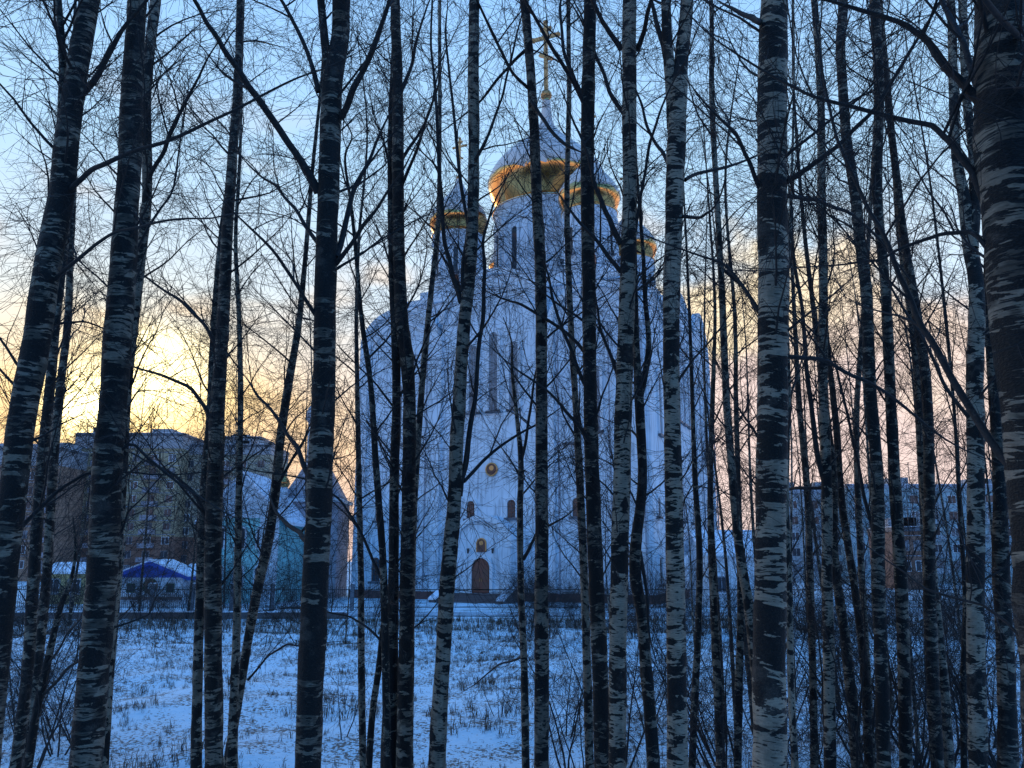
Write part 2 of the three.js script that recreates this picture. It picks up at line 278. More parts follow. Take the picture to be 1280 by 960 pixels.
  function drum(x, z, r, y0, y1, n, wy0, wh, ww, tone) {
    const c = new THREE.CylinderGeometry(r, r, y1 - y0, 48); c.translate(x, (y0 + y1) / 2, z); const d = part('drum', c, M.plaster, ch);
    const foot = new THREE.CylinderGeometry(r * 1.07, r * 1.1, 1.0, 48); foot.translate(x, y0 + 3.4, z); part('drum_band', foot, M.trim, d);
    const cor = new THREE.CylinderGeometry(r * 1.06, r * 1.0, 0.7, 48); cor.translate(x, y1 - 0.36, z); part('drum_cornice', cor, M.trim, d);
    for (let i = 0; i < n; i++) {
      const a = (i + 0.5) / n * Math.PI * 2; const place = (g) => { g.translate(0, 0, r - 0.02); g.rotateY(a); g.translate(x, 0, z); return g; };
      const w = part('drum_window', place(extrude(archShape(ww, wh, 0, wy0), 0.05, 10)), tone, ch);
      const rg = ring(ww, wh, ww * 0.32, 0, wy0, 0.2); part('surround', place(rg), M.trim, w);
      part('sill', place(box(-ww * 1.0, ww * 1.0, wy0 - 0.22, wy0 - 0.01, 0, 0.35)), M.sill, w);
      // shallow column between the windows and its arch above
      const b = a + Math.PI / n; const col = new THREE.CylinderGeometry(r * 0.022, r * 0.022, wh + 1.2, 8); col.translate(0, wy0 + wh / 2 + 0.3, r + 0.03); col.rotateY(b); col.translate(x, 0, z); part('drum_column', col, M.trim, d);
      const arc = new THREE.TorusGeometry(r * Math.PI / n * 0.92, 0.1, 6, 14, Math.PI); arc.translate(0, wy0 + wh + 0.9 - 0.2, r + 0.03); arc.rotateY(a); arc.translate(x, 0, z); part('blind_arch', arc, M.trim, d);
    }
    return d;
  }
  function cross(x, y, z, h, parent) {
    const g = new THREE.Group(); const t = h * 0.022; const list = [box(x - t, x + t, y, y + h, z - t, z + t)];
    const bar = (yy, half, tilt) => { const b = new THREE.BoxGeometry(half * 2, t * 1.9, t * 1.7); b.rotateZ(tilt); b.translate(x, yy, z); list.push(b); };
    bar(y + h * 0.9, h * 0.075, 0); bar(y + h * 0.78, h * 0.17, 0); bar(y + h * 0.5, h * 0.1, -0.5);
    for (const [dx, yy] of [[-h * 0.17, y + h * 0.78], [h * 0.17, y + h * 0.78], [0, y + h]]) { const s = new THREE.SphereGeometry(t * 1.6, 8, 6); s.translate(x + dx, yy, z); list.push(s); }
    for (const s of [-1, 1]) for (const yy of [0.68, 0.88]) { const b = new THREE.BoxGeometry(h * 0.1, t * 0.6, t * 0.6); b.rotateZ(s * (yy > 0.78 ? 1 : -1) * 0.785); b.translate(x + s * h * 0.045, y + h * yy, z); list.push(b); }
    part('cross', join(list), M.goldCross, parent);
  }
  drum(0, 0, 6.75, 33, 47.6, 12, 38.4, 5.6, 0.85, M.glass);
  const mainProfile = [[5.9, 0], [6.5, 1], [7.02, 2], [7.45, 3], [7.72, 3.9], [7.74, 4.5], [7.45, 5.3], [6.8, 6.6], [5.2, 8.5], [3.5, 10], [1.95, 11.6], [1.1, 12.7], [0.72, 13.8], [0.55, 15.4], [0.42, 17]], main = lathe(mainProfile); main.translate(0, 47.5, 0);
  const md = part('dome', main, M.gold, ch, 'big central golden onion dome');
  frost(mainProfile, 0, 47.5, 0, 4.6, 16.6, md, 71);
  const lip = new THREE.TorusGeometry(6.95, 0.2, 8, 48); lip.rotateX(Math.PI / 2); lip.translate(0, 47.6, 0); part('dome_lip', lip, M.gold, md);
  const ball = new THREE.SphereGeometry(0.75, 20, 14); ball.translate(0, 65, 0); part('orb', ball, M.goldCross, md);
  cross(0, 65.5, 0, 10.5, md);
  for (const [sx, sz] of [[-1, 1], [1, 1], [-1, -1], [1, -1]]) {
    const x = sx * 8.5, z = sz * 8.5;
    part('drum_base', metreUV(box(x - 3.3, x + 3.3, 33.75, 35.2, z - 3.3, z + 3.3), 9), M.plaster, ch);
    drum(x, z, 3.05, 30, 42.9, 8, 37.4, 3.1, 0.55, M.glass);
    // small lower openings with wooden shutters
    for (const a of [0.42, Math.PI / 2 + 0.42]) { const lo = extrude(archShape(0.62, 1.5, 0, 35.5), 0.1, 10); lo.translate(0, 0, 3.0); lo.rotateY(a); lo.translate(x, 0, z); part('shutter', lo, M.shutter, ch); }
    const prof = [[2.75, 0], [3.08, 0.5], [3.38, 1.1], [3.57, 1.7], [3.59, 2.1], [3.45, 2.6], [3.05, 3.5], [2.3, 4.5], [1.5, 5.4], [0.85, 6.3], [0.42, 7.2], [0.24, 8.0]], g = lathe(prof, 36); g.translate(x, 42.85, z);
    const d = part('dome', g, M.gold, ch, 'small golden onion dome on a corner drum');
    frost(prof, x, 42.85, z, 2.25, 7.8, d, 80 + sx + 3 * sz);
    const l2 = new THREE.TorusGeometry(3.2, 0.11, 8, 36); l2.rotateX(Math.PI / 2); l2.translate(x, 42.9, z); part('dome_lip', l2, M.gold, d);
    const ob = new THREE.SphereGeometry(0.36, 14, 10); ob.translate(x, 50.9, z); part('orb', ob, M.goldCross, d);
    cross(x, 51.1, z, 5.2, d);
  }
}

// ---------------------------------------------------------------- blocks of flats and small buildings
function flats(name, label, x0, x1, yTop, D, depth, wallTone, opt = {}) {
  const a = at(x0, 700, D), b = at(x1, 700, D), H = at(640, yTop, D).y, w = b.x - a.x;
  const g = thing(name, label, 'building', opt.group, [(a.x + b.x) / 2, 0, -D], opt.turn ?? 0);
  const low = opt.low ?? 0;
  part('wall', metreUV(box(-w / 2, w / 2, low, H, -depth, 0), 6), wallTone, g);
  if (low) part('lower_wall', metreUV(box(-w / 2 - 0.1, w / 2 + 0.1, -0.2, low, -depth, 0.1), 6), opt.lowTone, g);
  if (opt.attic) part('attic', box(-w / 2 - 0.05, w / 2 + 0.05, H - opt.attic, H, -depth, 0.12), M.dullFrame, g);
  part('parapet', box(-w / 2 - 0.15, w / 2 + 0.15, H, H + 0.6, -depth, 0.2), opt.top ?? M.sill, g);
  part('roof_snow', box(-w / 2, w / 2, H + 0.6, H + 0.72, -depth + 0.2, 0), M.snow, g);
  const rr = rng((opt.seed ?? 5) + 50); for (let i = 0; i < 3; i++) { const x = (rr() - 0.5) * w * 0.85; part('roof_hut', box(x - 1.2 - rr(), x + 1.2 + rr(), H + 0.5, H + 1.7 + rr(), -depth * 0.7, -depth * 0.35), M.dullFrame, g); const ax = x + 3 * (rr() - 0.5), ah = 2 + 2.5 * rr(); part('aerial', join([box(ax - 0.05, ax + 0.05, H + 0.5, H + 0.5 + ah, -1.05, -0.95), box(ax - 0.6, ax + 0.6, H + 0.2 + ah, H + 0.26 + ah, -1.03, -0.97)]), M.iron, g); }
  const floor = opt.floor ?? 2.8, n = Math.max(2, Math.floor(w / (opt.bay ?? 3.3))), r = rng(opt.seed ?? 5);
  const wg = box(-0.75, 0.75, -0.75, 0.75, 0, 0.06), pg = box(-0.66, -0.05, -0.66, 0.66, 0.02, 0.09), pg2 = box(0.05, 0.66, -0.66, 0.66, 0.02, 0.09);
  for (let y = H - 2.0 - (opt.attic ?? 0); y > 2.2; y -= floor) for (let i = 0; i < n; i++) {
    const x = -w / 2 + (i + 0.5) * w / n;
    const roll = r(), win = part('window', wg, roll < 0.4 ? M.trim : M.dullFrame, g); win.position.set(x, y, y < low ? 0.1 : 0);
    const gt = r() < 0.3 ? M.paleGlass : M.glass; part('pane', pg, gt, win); part('pane', pg2, gt, win);
    if (i % 3 === (opt.balcony ?? 9)) { part('balcony', box(x - 1.5, x + 1.5, y - 1.5, y - 0.55, y < low ? 0.11 : 0.01, 1.1), opt.balconyTone ?? M.pipe, g); }
  }
  for (let y = H - 0.65; y > 3; y -= floor) part('floor_seam', box(-w / 2, w / 2, y, y + 0.12, -0.02, 0.03), opt.seam ?? M.pipe, g);
  return g;
}
const ochre = mat(0.46, 0.37, 0.22, 0.9, { map: plasterNoise }), redBrick = mat(0.28, 0.15, 0.1, 0.9, { map: plasterNoise }), greyPanel = mat(0.48, 0.52, 0.53, 0.9, { map: plasterNoise }), teal = mat(0.36, 0.74, 0.7, 0.85, { map: plasterNoise }), tealPanel = mat(0.42, 0.54, 0.55, 0.9, { map: plasterNoise }), mauve = mat(0.42, 0.38, 0.4, 0.9, { map: plasterNoise }), umber = mat(0.42, 0.25, 0.16, 0.9, { map: plasterNoise });
flats('apartment_block', 'ochre apartment block with red brick lower floors and stepped roofline', 78, 216, 545, 170, 14, ochre, { low: 8.6, lowTone: redBrick, seed: 3, balcony: 1, balconyTone: mauve, attic: 2.6 });
flats('apartment_block', 'ochre and grey apartment block beside the turquoise chapel, lower than its neighbour', 217, 330, 559, 174, 14, mat(0.46, 0.4, 0.28, 0.9, { map: plasterNoise }), { low: 8.6, lowTone: redBrick, seed: 4, balcony: 2, balconyTone: mauve, attic: 1.6 });
flats('apartment_block', 'umber apartment block with a pale top floor, next to the ochre block', -60, 62, 563, 160, 13, umber, { seed: 6, balcony: 1, balconyTone: mauve, attic: 3 });
flats('apartment_block', 'grey distant apartment block with a roof hut above the turquoise chapel', 262, 316, 549, 200, 14, greyPanel, { seed: 9 });
flats('panel_block', 'pale turquoise grey five storey panel block seen through the slender birches', 1066, 1330, 610, 145, 12, tealPanel, { seed: 12, balcony: 1, balconyTone: greyPanel, top: M.pipe, bay: 3.1 });
flats('panel_block', 'grey panel block standing by the house with a snowy roof', 983, 1062, 617, 150, 12, greyPanel, { seed: 15, balcony: 2, balconyTone: tealPanel, top: M.pipe });
flats('brick_house', 'low red brick house with snow on its ledge in front of panel block', 1122, 1160, 664, 118, 9, redBrick, { seed: 17, bay: 2.6 });

function gabled(name, label, x0, x1, yEave, yRidge, D, depth, wall, roof, opt = {}) {
  const a = at(x0, 700, D), b = at(x1, 700, D), e = at(640, yEave, D).y, r = at(640, yRidge, D).y, w = b.x - a.x;
  const g = thing(name, label, opt.category ?? 'building', null, [(a.x + b.x) / 2, 0, -D], opt.turn ?? 0);
  part('wall', metreUV(box(-w / 2, w / 2, -0.2, e, -depth, 0), 6), wall, g);
  const over = opt.over ?? 0.4;
  if (opt.along) {                                                     // ridge runs along the front
    const s = new THREE.Shape(); s.moveTo(over, e - 0.1); s.lineTo(-depth / 2, r); s.lineTo(-depth - over, e - 0.1); s.lineTo(-depth - over, e + 0.1); s.lineTo(-depth / 2, r + 0.25); s.lineTo(over, e + 0.12); s.closePath();
    const q = extrude(s, w + over * 2); q.rotateY(-Math.PI / 2); q.translate(w / 2 + over, 0, 0); part('roof', q, roof, g);
    for (const sx of [-1, 1]) { const t = new THREE.Shape(); t.moveTo(0, e); t.lineTo(-depth / 2, r); t.lineTo(-depth, e); t.closePath(); const tg = extrude(t, 0.2); tg.rotateY(-Math.PI / 2); tg.translate(sx * (w / 2 - 0.1) + 0.1, 0, 0); part('gable_end', tg, wall, g); }
  } else {
    const t = new THREE.Shape(); t.moveTo(-w / 2, e); t.lineTo(w / 2, e); t.lineTo(0, r); t.closePath(); const tg = extrude(t, depth - 0.02); tg.translate(0, 0, -depth + 0.01); part('gable', metreUV(tg, 6), opt.gable ?? wall, g);
    const s = new THREE.Shape(), k = (r - e) / (w / 2); s.moveTo(-w / 2 - over, e - over * k); s.lineTo(0, r); s.lineTo(w / 2 + over, e - over * k); s.lineTo(w / 2 + over, e - over * k + 0.3); s.lineTo(0, r + 0.32); s.lineTo(-w / 2 - over, e - over * k + 0.3); s.closePath();
    const q = extrude(s, depth + over * 2); q.translate(0, 0, -depth - over); part('roof', q, roof, g);
    if (opt.snow) { const s2 = new THREE.Shape(); s2.moveTo(-w / 2 - over, e - over * k + 0.3); s2.lineTo(0, r + 0.32); s2.lineTo(w / 2 + over, e - over * k + 0.3); s2.lineTo(w / 2 + over, e - over * k + 0.42); s2.lineTo(0, r + 0.5); s2.lineTo(-w / 2 - over, e - over * k + 0.42); s2.closePath(); const q2 = extrude(s2, depth + over * 2 - 0.1); q2.translate(0, 0, -depth - over); part('roof_snow', q2, M.snow, g); }
  }
  return { g, w, e, r };
}
function plainWindow(g, x, y, w, h, tone, z = 0) { const win = part('window', box(x - w / 2, x + w / 2, y, y + h, z + 0.003, z + 0.07), tone, g); part('pane', box(x - w / 2 + 0.1, x - 0.04, y + 0.1, y + h - 0.1, z + 0.05, z + 0.1), M.glass, win); part('pane', box(x + 0.04, x + w / 2 - 0.1, y + 0.1, y + h - 0.1, z + 0.05, z + 0.1), M.glass, win); part('sill', box(x - w / 2 - 0.12, x + w / 2 + 0.12, y - 0.12, y, z, z + 0.18), M.snow, win); return win; }
{ // turquoise chapel
  const c = gabled('turquoise_chapel', 'turquoise walled chapel with a snowy gable and white corners behind the fence', 252, 346, 645, 592, 80, 13, teal, M.snow, { category: 'chapel', over: 0.7, gable: M.plaster });
  for (const s of [-1, 1]) part('corner_pilaster', box(s * (c.w / 2 - 0.85) - 0.9, s * (c.w / 2 - 0.85) + 0.9, 0, c.e - 0.2, 0, 0.14), M.plaster, c.g);
  part('string_course', box(-c.w / 2 - 0.05, c.w / 2 + 0.05, c.e - 0.18, c.e + 0.15, -0.05, 0.26), M.plaster, c.g);
  for (const x of [-2.0, 0, 2.0]) for (const y of [1.4, 5.0]) { const win = part('window', (() => { const g = extrude(archShape(1.15, 2.2, x, y), 0.06); g.translate(0, 0, 0.004); return g; })(), M.plaster, c.g); const pn = extrude(archShape(0.8, 1.85, x, y + 0.12), 0.06); pn.translate(0, 0, 0.03); part('pane', pn, M.glass, win); }
  const nk = new THREE.CylinderGeometry(0.5, 0.5, 1.3, 16); nk.translate(2.9, c.e + 2.4, -3); const neck = part('cupola_neck', nk, M.plaster, c.g);
  const cu = new THREE.LatheGeometry([[0.5, 0], [0.68, 0.3], [0.66, 0.6], [0.45, 0.95], [0.2, 1.25], [0.04, 1.7]].map(([a, b]) => new THREE.Vector2(a, b)), 20); cu.translate(2.9, c.e + 3.0, -3); part('cupola', cu, M.gold, neck);
}
{ // bell tower with a faceted drum
  const D = 90, a = at(346, 700, D).x, b = at(420, 700, D).x, cx = (a + b) / 2, w = b - a, g = thing('bell_tower', 'mauve grey bell tower with a pale drum beside the turquoise chapel', 'tower', null, [cx, 0, -D]);
  const H1 = at(640, 627, D).y, H2 = at(640, 586, D).y, H3 = at(640, 528, D).y;
  part('wall', metreUV(box(-w / 2, w / 2, -0.2, H1, -w, 0), 6), mauve, g);
  part('cornice', box(-w / 2 - 0.3, w / 2 + 0.3, H1, H1 + 0.35, -w - 0.3, 0.3), M.trim, g);
  const rf = new THREE.CylinderGeometry(w * 0.30, w * 0.68, H2 - H1, 4); rf.rotateY(Math.PI / 4); rf.translate(0, (H1 + H2) / 2 + 0.35, -w / 2); part('roof', rf, mauve, g);
  const dc = new THREE.CylinderGeometry(1.35, 1.35, H3 - H2 + 0.6, 8); dc.translate(0, (H2 + H3) / 2 + 0.3, -w / 2); part('drum', dc, M.plaster, g);
  const dm = new THREE.LatheGeometry(new THREE.SplineCurve([[1.4, 0], [1.65, 0.6], [1.55, 1.3], [0.95, 2.2], [0.35, 3.0], [0.06, 3.8]].map(([x, y]) => new THREE.Vector2(x, y))).getPoints(24), 24); dm.translate(0, H3 + 0.5, -w / 2); part('dome', dm, M.pipe, g, 'dark grey onion dome');
  for (const y of [2, 6]) for (const x of [-1.5, 1.5]) plainWindow(g, x, y, 1.0, 1.9, M.plaster);
}
{ // pavilion with a blue pediment
  const c = gabled('pavilion', 'small white pavilion with a bright blue pediment and wreath under roof snow', 150, 231, 722, 706, 75, 4, M.plaster, mat(0.02, 0.07, 0.36, 0.6), { category: 'pavilion', over: 0.55, snow: true, gable: mat(0.03, 0.09, 0.4, 0.6) });
  const wr = new THREE.TorusGeometry(0.5, 0.17, 8, 18); wr.translate(0.1, 1.7, 0.14); part('wreath', wr, redBrick, c.g, 'red and green wreath on the front');
  const leaf = mat(0.03, 0.09, 0.04, 0.9); const wl = []; const r = rng(7); for (let i = 0; i < 60; i++) { const a = r() * 6.283, b = new THREE.ConeGeometry(0.05, 0.22, 4); b.rotateZ(r() * 6); b.translate(0.1 + Math.cos(a) * 0.55, 1.7 + Math.sin(a) * 0.55, 0.24 + r() * 0.08); wl.push(b); } part('wreath_leaves', join(wl), leaf, c.g);
  plainWindow(c.g, -1.7, 1.15, 0.7, 0.8, leaf); plainWindow(c.g, 1.8, 1.15, 0.7, 0.8, leaf);
  part('counter', box(-c.w / 2 - 0.05, c.w / 2 + 0.05, 0.55, 0.8, 0, 0.35), mat(0.2, 0.12, 0.1), c.g);
  const c2 = gabled('shed', 'low white shed with snowy roof joined to the blue pavilion', 233, 262, 722, 708, 77, 4, greyPanel, M.snow, { category: 'shed', along: true });
  for (let i = 0; i < 5; i++) part('post', box(-c2.w / 2 + i * c2.w / 4 - 0.06, -c2.w / 2 + i * c2.w / 4 + 0.06, 0, c2.e - 0.05, 0.02, 0.14), M.trim, c2.g);
}
{ // yellow kiosk far to the side
  const c = gabled('yellow_kiosk', 'small pale yellow kiosk with white window crosses behind the fence', 62, 106, 716, 706, 78, 4, mat(0.5, 0.42, 0.2, 0.9), M.snow, { category: 'kiosk', along: true });
  for (const x of [-1, 0.9]) plainWindow(c.g, x, 1.0, 1.2, 1.3, M.trim);
}
{ // house with a blue snowy roof beside the cathedral
  const c = gabled('snow_roofed_house', 'white house under a broad snow covered roof beside the cathedral', 884, 968, 692, 664, 74, 8, M.plaster, M.snow, { category: 'house', along: true, over: 0.6 });
  for (const x of [-1.8, 0.2, 2.2]) plainWindow(c.g, x, 1.2, 0.9, 1.4, M.pipe);
  part('gutter', box(-c.w / 2 - 0.6, c.w / 2 + 0.6, c.e - 0.22, c.e - 0.12, 0.6, 0.74), M.trim, c.g);
}

// ---------------------------------------------------------------- path, low wall and fence before the churchyard
{
  const road = mat(0.62, 0.64, 0.68, 0.95, { map: snowMap });
  const g = new THREE.PlaneGeometry(160, 4.2, 60, 1); g.rotateX(-Math.PI / 2); const uv = g.attributes.uv; for (let i = 0; i < uv.count; i++) uv.setXY(i, uv.getX(i) * 24, uv.getY(i) * 0.7); g.translate(0, 0.06, -63.5); structure('footpath', g, road);
  const kg = []; const wall = thing('low_wall', 'low dark stone wall with snow on top along the path', 'wall', null, [0, 0, 0]);
  const x0 = at(-120, 770, 59).x, x1 = at(432, 770, 59).x; const r = rng(31);
  for (let x = x0; x < x1; x += 1.6) { const e = Math.min(x1, x + 1.57), h = 0.42 + r() * 0.03; part('wall_block', box(x, e, -0.25, h, -59.4, -59), M.step, wall); part('snow_cap', box(x - 0.005, e + 0.03, h, h + 0.07, -59.43, -58.97), M.snow, wall); }
  function fence(label, xa, xb, D, h, gapFrom, gapTo) {
    const f = thing('iron_fence', label, 'fence', null, [0, 0, -D]); const list = []; let n = 0;
    for (let x = xa; x < xb; x += 0.16) { if (x > gapFrom && x < gapTo) continue; list.push(box(x - 0.013, x + 0.013, 0.15, h, -0.013, 0.013)); }
    const m = part('pickets', join(list), M.iron, f); m.userData.kind = 'stuff';
    for (const y of [0.3, h - 0.25]) part('rail', box(xa, gapFrom, y - 0.03, y + 0.03, -0.04, 0.04), M.iron, f), part('rail', box(gapTo, xb, y - 0.03, y + 0.03, -0.04, 0.04), M.iron, f);
    for (let x = xa; x <= xb; x += 3.2) { if (x > gapFrom && x < gapTo) continue; const p = part('post', box(x - 0.14, x + 0.14, -0.2, h + 0.2, -0.14, 0.14), mat(0.16, 0.17, 0.19), f); part('post_snow', box(x - 0.17, x + 0.17, h + 0.2, h + 0.3, -0.17, 0.17), M.snow, p); }
  }
  fence('black iron picket fence with square posts in front of the churchyard', at(-60, 750, 68).x, at(520, 750, 68).x, 68, 1.9, 900, 901);
}

// ---------------------------------------------------------------- birch bark
function bark(seed, dark, band, fine, patchy = 0.5, pale = 0.25) {
  const W = 384, H = 2048, hgt = new Uint8Array(W * H * 4), r = rng(seed);
  const scars = []; for (let i = 0; i < 11; i++) scars.push([r(), r(), 0.08 + 0.16 * r(), 0.008 + 0.018 * r()]);
  const t = texture(W, H, (u, v) => {
    const wob = (fbm(u * 3, v * 14, 3, 14, seed + 9, 3) - 0.5) * 0.02, vv = v + wob;
    const tone = fbm(u * 5, v * 26, 5, 26, seed, 4), streak = vnoise(u * 14, vv * 520, 14, 520, seed + 3), grain = vnoise(u * 110, v * 620, 110, 620, seed + 4);
    // black bands and blotches, much wider than they are tall
    const big = fbm(u * 3, vv * 52, 3, 52, seed + 20, 5), mid = fbm(u * 6, vv * 190, 6, 190, seed + 30, 4), reg = fbm(u * 2, v * 9, 2, 9, seed + 60, 3), rag = (grain - 0.5) * 0.05 + (vnoise(u * 40, vv * 300, 40, 300, seed + 8) - 0.5) * 0.07;
    let k = smooth(0.605 - 0.12 * dark, 0.63 - 0.12 * dark, big + (reg - 0.5) * patchy + (mid - 0.5) * 0.3 * band + rag);
    k = Math.max(k, smooth(0.68 - 0.09 * fine, 0.71 - 0.09 * fine, mid + (reg - 0.5) * 0.35 + rag));
    const lent = smooth(0.80, 0.85, vnoise(u * 12, vv * 420, 12, 420, seed + 41)) * 0.9; k = Math.max(k, lent);
    for (const s of scars) { let du = Math.abs(u - s[0]); if (du > 0.5) du = 1 - du; let dv = v - s[1]; if (dv > 0.5) dv -= 1; if (dv < -0.5) dv += 1; const q = Math.abs(du) / s[2] + Math.abs(dv + du * 0.05) / s[3] + (mid - 0.5) * 0.9 + rag * 3; if (q < 1.1) k = Math.max(k, smooth(1.1, 1.0, q)); }
    const g = 0.86 + 0.3 * (tone - 0.5) + 0.16 * (streak - 0.5) + 0.1 * (grain - 0.5), lichen = smooth(0.62, 0.8, fbm(u * 9, v * 40, 9, 40, seed + 70, 4)) * 0.25;
    const o = (Math.min(H - 1, Math.round(v * H)) * W + Math.min(W - 1, Math.round(u * W))) * 4, hh = 255 * (0.55 + 0.25 * (streak - 0.5) - 0.3 * k + 0.35 * (grain - 0.5) * (0.4 + k)); hgt[o] = hgt[o + 1] = hgt[o + 2] = Math.max(0, Math.min(255, hh)); hgt[o + 3] = 255;
    const dull = 1 - (1 - pale) * (0.5 * smooth(0.46, 0.6, fbm(u * 4, vv * 34, 4, 34, seed + 90, 4)) + 0.25 * smooth(0.5, 0.75, streak)), wr = (160 + 18 * pale) * g * dull, wg2 = (147 + 15 * pale) * g * dull, wb = (127 + 12 * pale) * g * dull, sp = grain * grain * 30 + 40 * smooth(0.62, 0.8, tone), br = 13 + sp * 1.1, bg = 12 + sp, bb = 11 + sp * 0.9;
    return [mix(mix(wr, 92, lichen), br, k), mix(mix(wg2, 98, lichen), bg, k), mix(mix(wb, 84, lichen), bb, k)];
  });
  const b = new THREE.DataTexture(hgt, W, H); b.wrapS = b.wrapT = THREE.RepeatWrapping; b.magFilter = THREE.LinearFilter; b.needsUpdate = true;
  return mat(1, 1, 1, 0.82, { map: t, bumpMap: b, bumpScale: 0.012 });
}
const limbMap = texture(128, 1024, (u, v) => { const a = fbm(u * 6, v * 60, 6, 60, 801, 4), b = vnoise(u * 40, v * 300, 40, 300, 805), l = smooth(0.78, 0.84, vnoise(u * 8, v * 160, 8, 160, 807)); const k = 22 + 26 * a + 18 * b + 30 * l * (a - 0.2); return [k * 1.04, k * 0.95, k * 0.92]; });
M.limb = mat(1, 1, 1, 0.85, { map: limbMap, bumpMap: limbMap, bumpScale: 0.006 });
const BARK = [bark(101, 0.85, 1, 0.9, 0.5, 0.5), bark(202, 1.15, 1.2, 1.3), bark(303, 0.25, 0.8, 0.5, 0.5, 0.7), bark(404, 1.5, 1.3, 1.5), bark(505, 0.9, 1.6, 1), bark(606, 0.8, 1.3, 0.9, 0.45, 1)];

// ---------------------------------------------------------------- twig sprays shared by every crown
const V = (x, y, z) => new THREE.Vector3(x, y, z);
function wander(start, dir, length, n, r, rough, lift) {
  const pts = [start.clone()], d = dir.clone().normalize(), p = start.clone();
  for (let i = 1; i <= n; i++) { d.x += (r() - 0.5) * rough; d.y += (r() - 0.5) * rough + lift; d.z += (r() - 0.5) * rough; d.normalize(); p.addScaledVector(d, length / n); pts.push(p.clone()); }
  return pts;
}
const taper = (n, a, b) => Array.from({ length: n + 1 }, (_, i) => mix(a, b, i / n));
const SPRAYS = [];
for (let k = 0; k < 6; k++) {
  const r = rng(900 + k), t = new Tubes(), L = 1.1;
  const main = wander(V(0, 0, 0), V(0, 1, 0), L, 6, r, 0.42, -0.02); t.add(main, taper(6, 0.0046, 0.0021), 3);
  for (let i = 1; i < 6; i++) {
    const p = main[i], q = main[i - 1], d = p.clone().sub(q).normalize(), a = r() * 6.283, side = V(Math.cos(a), 0.25 * (r() - 0.5), Math.sin(a));
    const sd = d.clone().multiplyScalar(0.9).addScaledVector(side, 0.55), sl = (0.3 + 0.4 * r()) * (1.15 - i * 0.1);
    const s = wander(p, sd, sl, 3, r, 0.45, -0.03); t.add(s, taper(3, 0.0033, 0.0017), 3);
    if (i % 2) { const b = r() * 6.283, s2 = wander(s[1], s[1].clone().sub(s[0]).normalize().add(V(Math.cos(b) * 0.8, -0.1, Math.sin(b) * 0.8)), 0.15 + 0.2 * r(), 2, r, 0.4, -0.05); t.add(s2, taper(2, 0.0026, 0.0015), 3); }
  }
  SPRAYS.push(t.build());
}

// ---------------------------------------------------------------- birches
const UPV = V(0, 1, 0);
function spine(points, radii, step) {                                  // smooth line through points with radii, evenly divided
  const c = new THREE.CatmullRomCurve3(points, false, 'centripetal'), L = c.getLength(), n = Math.max(4, Math.ceil(L / step)), out = [], rr = [];
  for (let i = 0; i <= n; i++) { const t = i / n; out.push(c.getPoint(t)); const f = t * (points.length - 1), k = Math.min(points.length - 2, Math.floor(f)); rr.push(mix(radii[k], radii[k + 1], f - k)); }
  return [out, rr];
}
function crownOn(stems, r, opt) {                                      // limbs, branches and twigs grown on one or more stems
  const tb = new Tubes(), sprays = SPRAYS.map(() => []), m4 = new THREE.Matrix4(), q = new THREE.Quaternion();
  const put = (p, d, s) => { q.setFromUnitVectors(UPV, d.clone().normalize()); q.multiply(new THREE.Quaternion().setFromAxisAngle(UPV, r() * 6.283)); m4.compose(p, q, V(s, s, s)); sprays[Math.floor(r() * SPRAYS.length)].push(m4.clone()); };
  for (const [pts, rad, low] of stems) {
    const yTop = Math.max(pts[0].y, pts[pts.length - 1].y), yLow = low ?? opt.from;
    const idx = pts.map((p, i) => i).filter((i) => pts[i].y > yLow && rad[i] > 0.006); if (!idx.length) continue;
    const n = Math.round(opt.count * pts[idx[idx.length - 1]].distanceTo(pts[idx[0]]));
    for (let b = 0; b < n; b++) {
      const i = idx[Math.min(idx.length - 1, Math.floor((b + r()) / n * idx.length))], p = pts[i], hf = (p.y - yLow) / Math.max(1, yTop - yLow), a = r() * 6.283;
      const rise = 0.6 + 1.2 * r(), d = V(Math.cos(a), rise, Math.sin(a)).normalize(), L = opt.reach * (0.35 + 0.75 * r()) * (hf < 0.25 ? 0.55 + 1.6 * hf : 1.1 - 0.65 * hf);
      const r0 = Math.min(rad[i] * 0.55, 0.006 + L * 0.0075), m = 7, line = wander(p, d, L, m, r, 0.34, 0.03);
      tb.add(line, taper(m, r0, 0.0025), 5);
      const kids = Math.round(2 + L * opt.kids);
      for (let k = 0; k < kids; k++) {
        const f = 0.25 + 0.75 * (k + r()) / kids, j = Math.min(m - 1, Math.floor(f * m)), o = line[j].clone().lerp(line[j + 1], f * m - j), dd = line[j + 1].clone().sub(line[j]).normalize(), bb = r() * 6.283;
        const sd = dd.multiplyScalar(1.0).add(V(Math.cos(bb) * 0.65, 0.05 + 0.3 * r(), Math.sin(bb) * 0.65)).normalize(), sl = L * (0.22 + 0.3 * r()) * (1.15 - 0.6 * f);
        const sub = wander(o, sd, sl, 5, r, 0.42, -0.005); tb.add(sub, taper(5, Math.max(0.0035, r0 * 0.45 * (1.1 - f * 0.6)), 0.0018), 4);
        for (let w = 2; w <= 5; w++) if (r() < opt.spray) put(sub[w], sub[w].clone().sub(sub[w - 1]).add(V((r() - 0.5) * 0.3, -0.05 - 0.12 * r(), (r() - 0.5) * 0.3)), (0.5 + 0.55 * r()) * opt.twig);
      }
      for (let w = 3; w <= m; w++) if (r() < opt.spray * 0.8) put(line[w], line[w].clone().sub(line[w - 1]).add(V((r() - 0.5) * 0.5, 0, (r() - 0.5) * 0.5).multiplyScalar(L / m)), (0.5 + 0.6 * r()) * opt.twig);
    }
  }
  return [tb, sprays];
}
let treeSeed = 1000, sprayCount = 0;
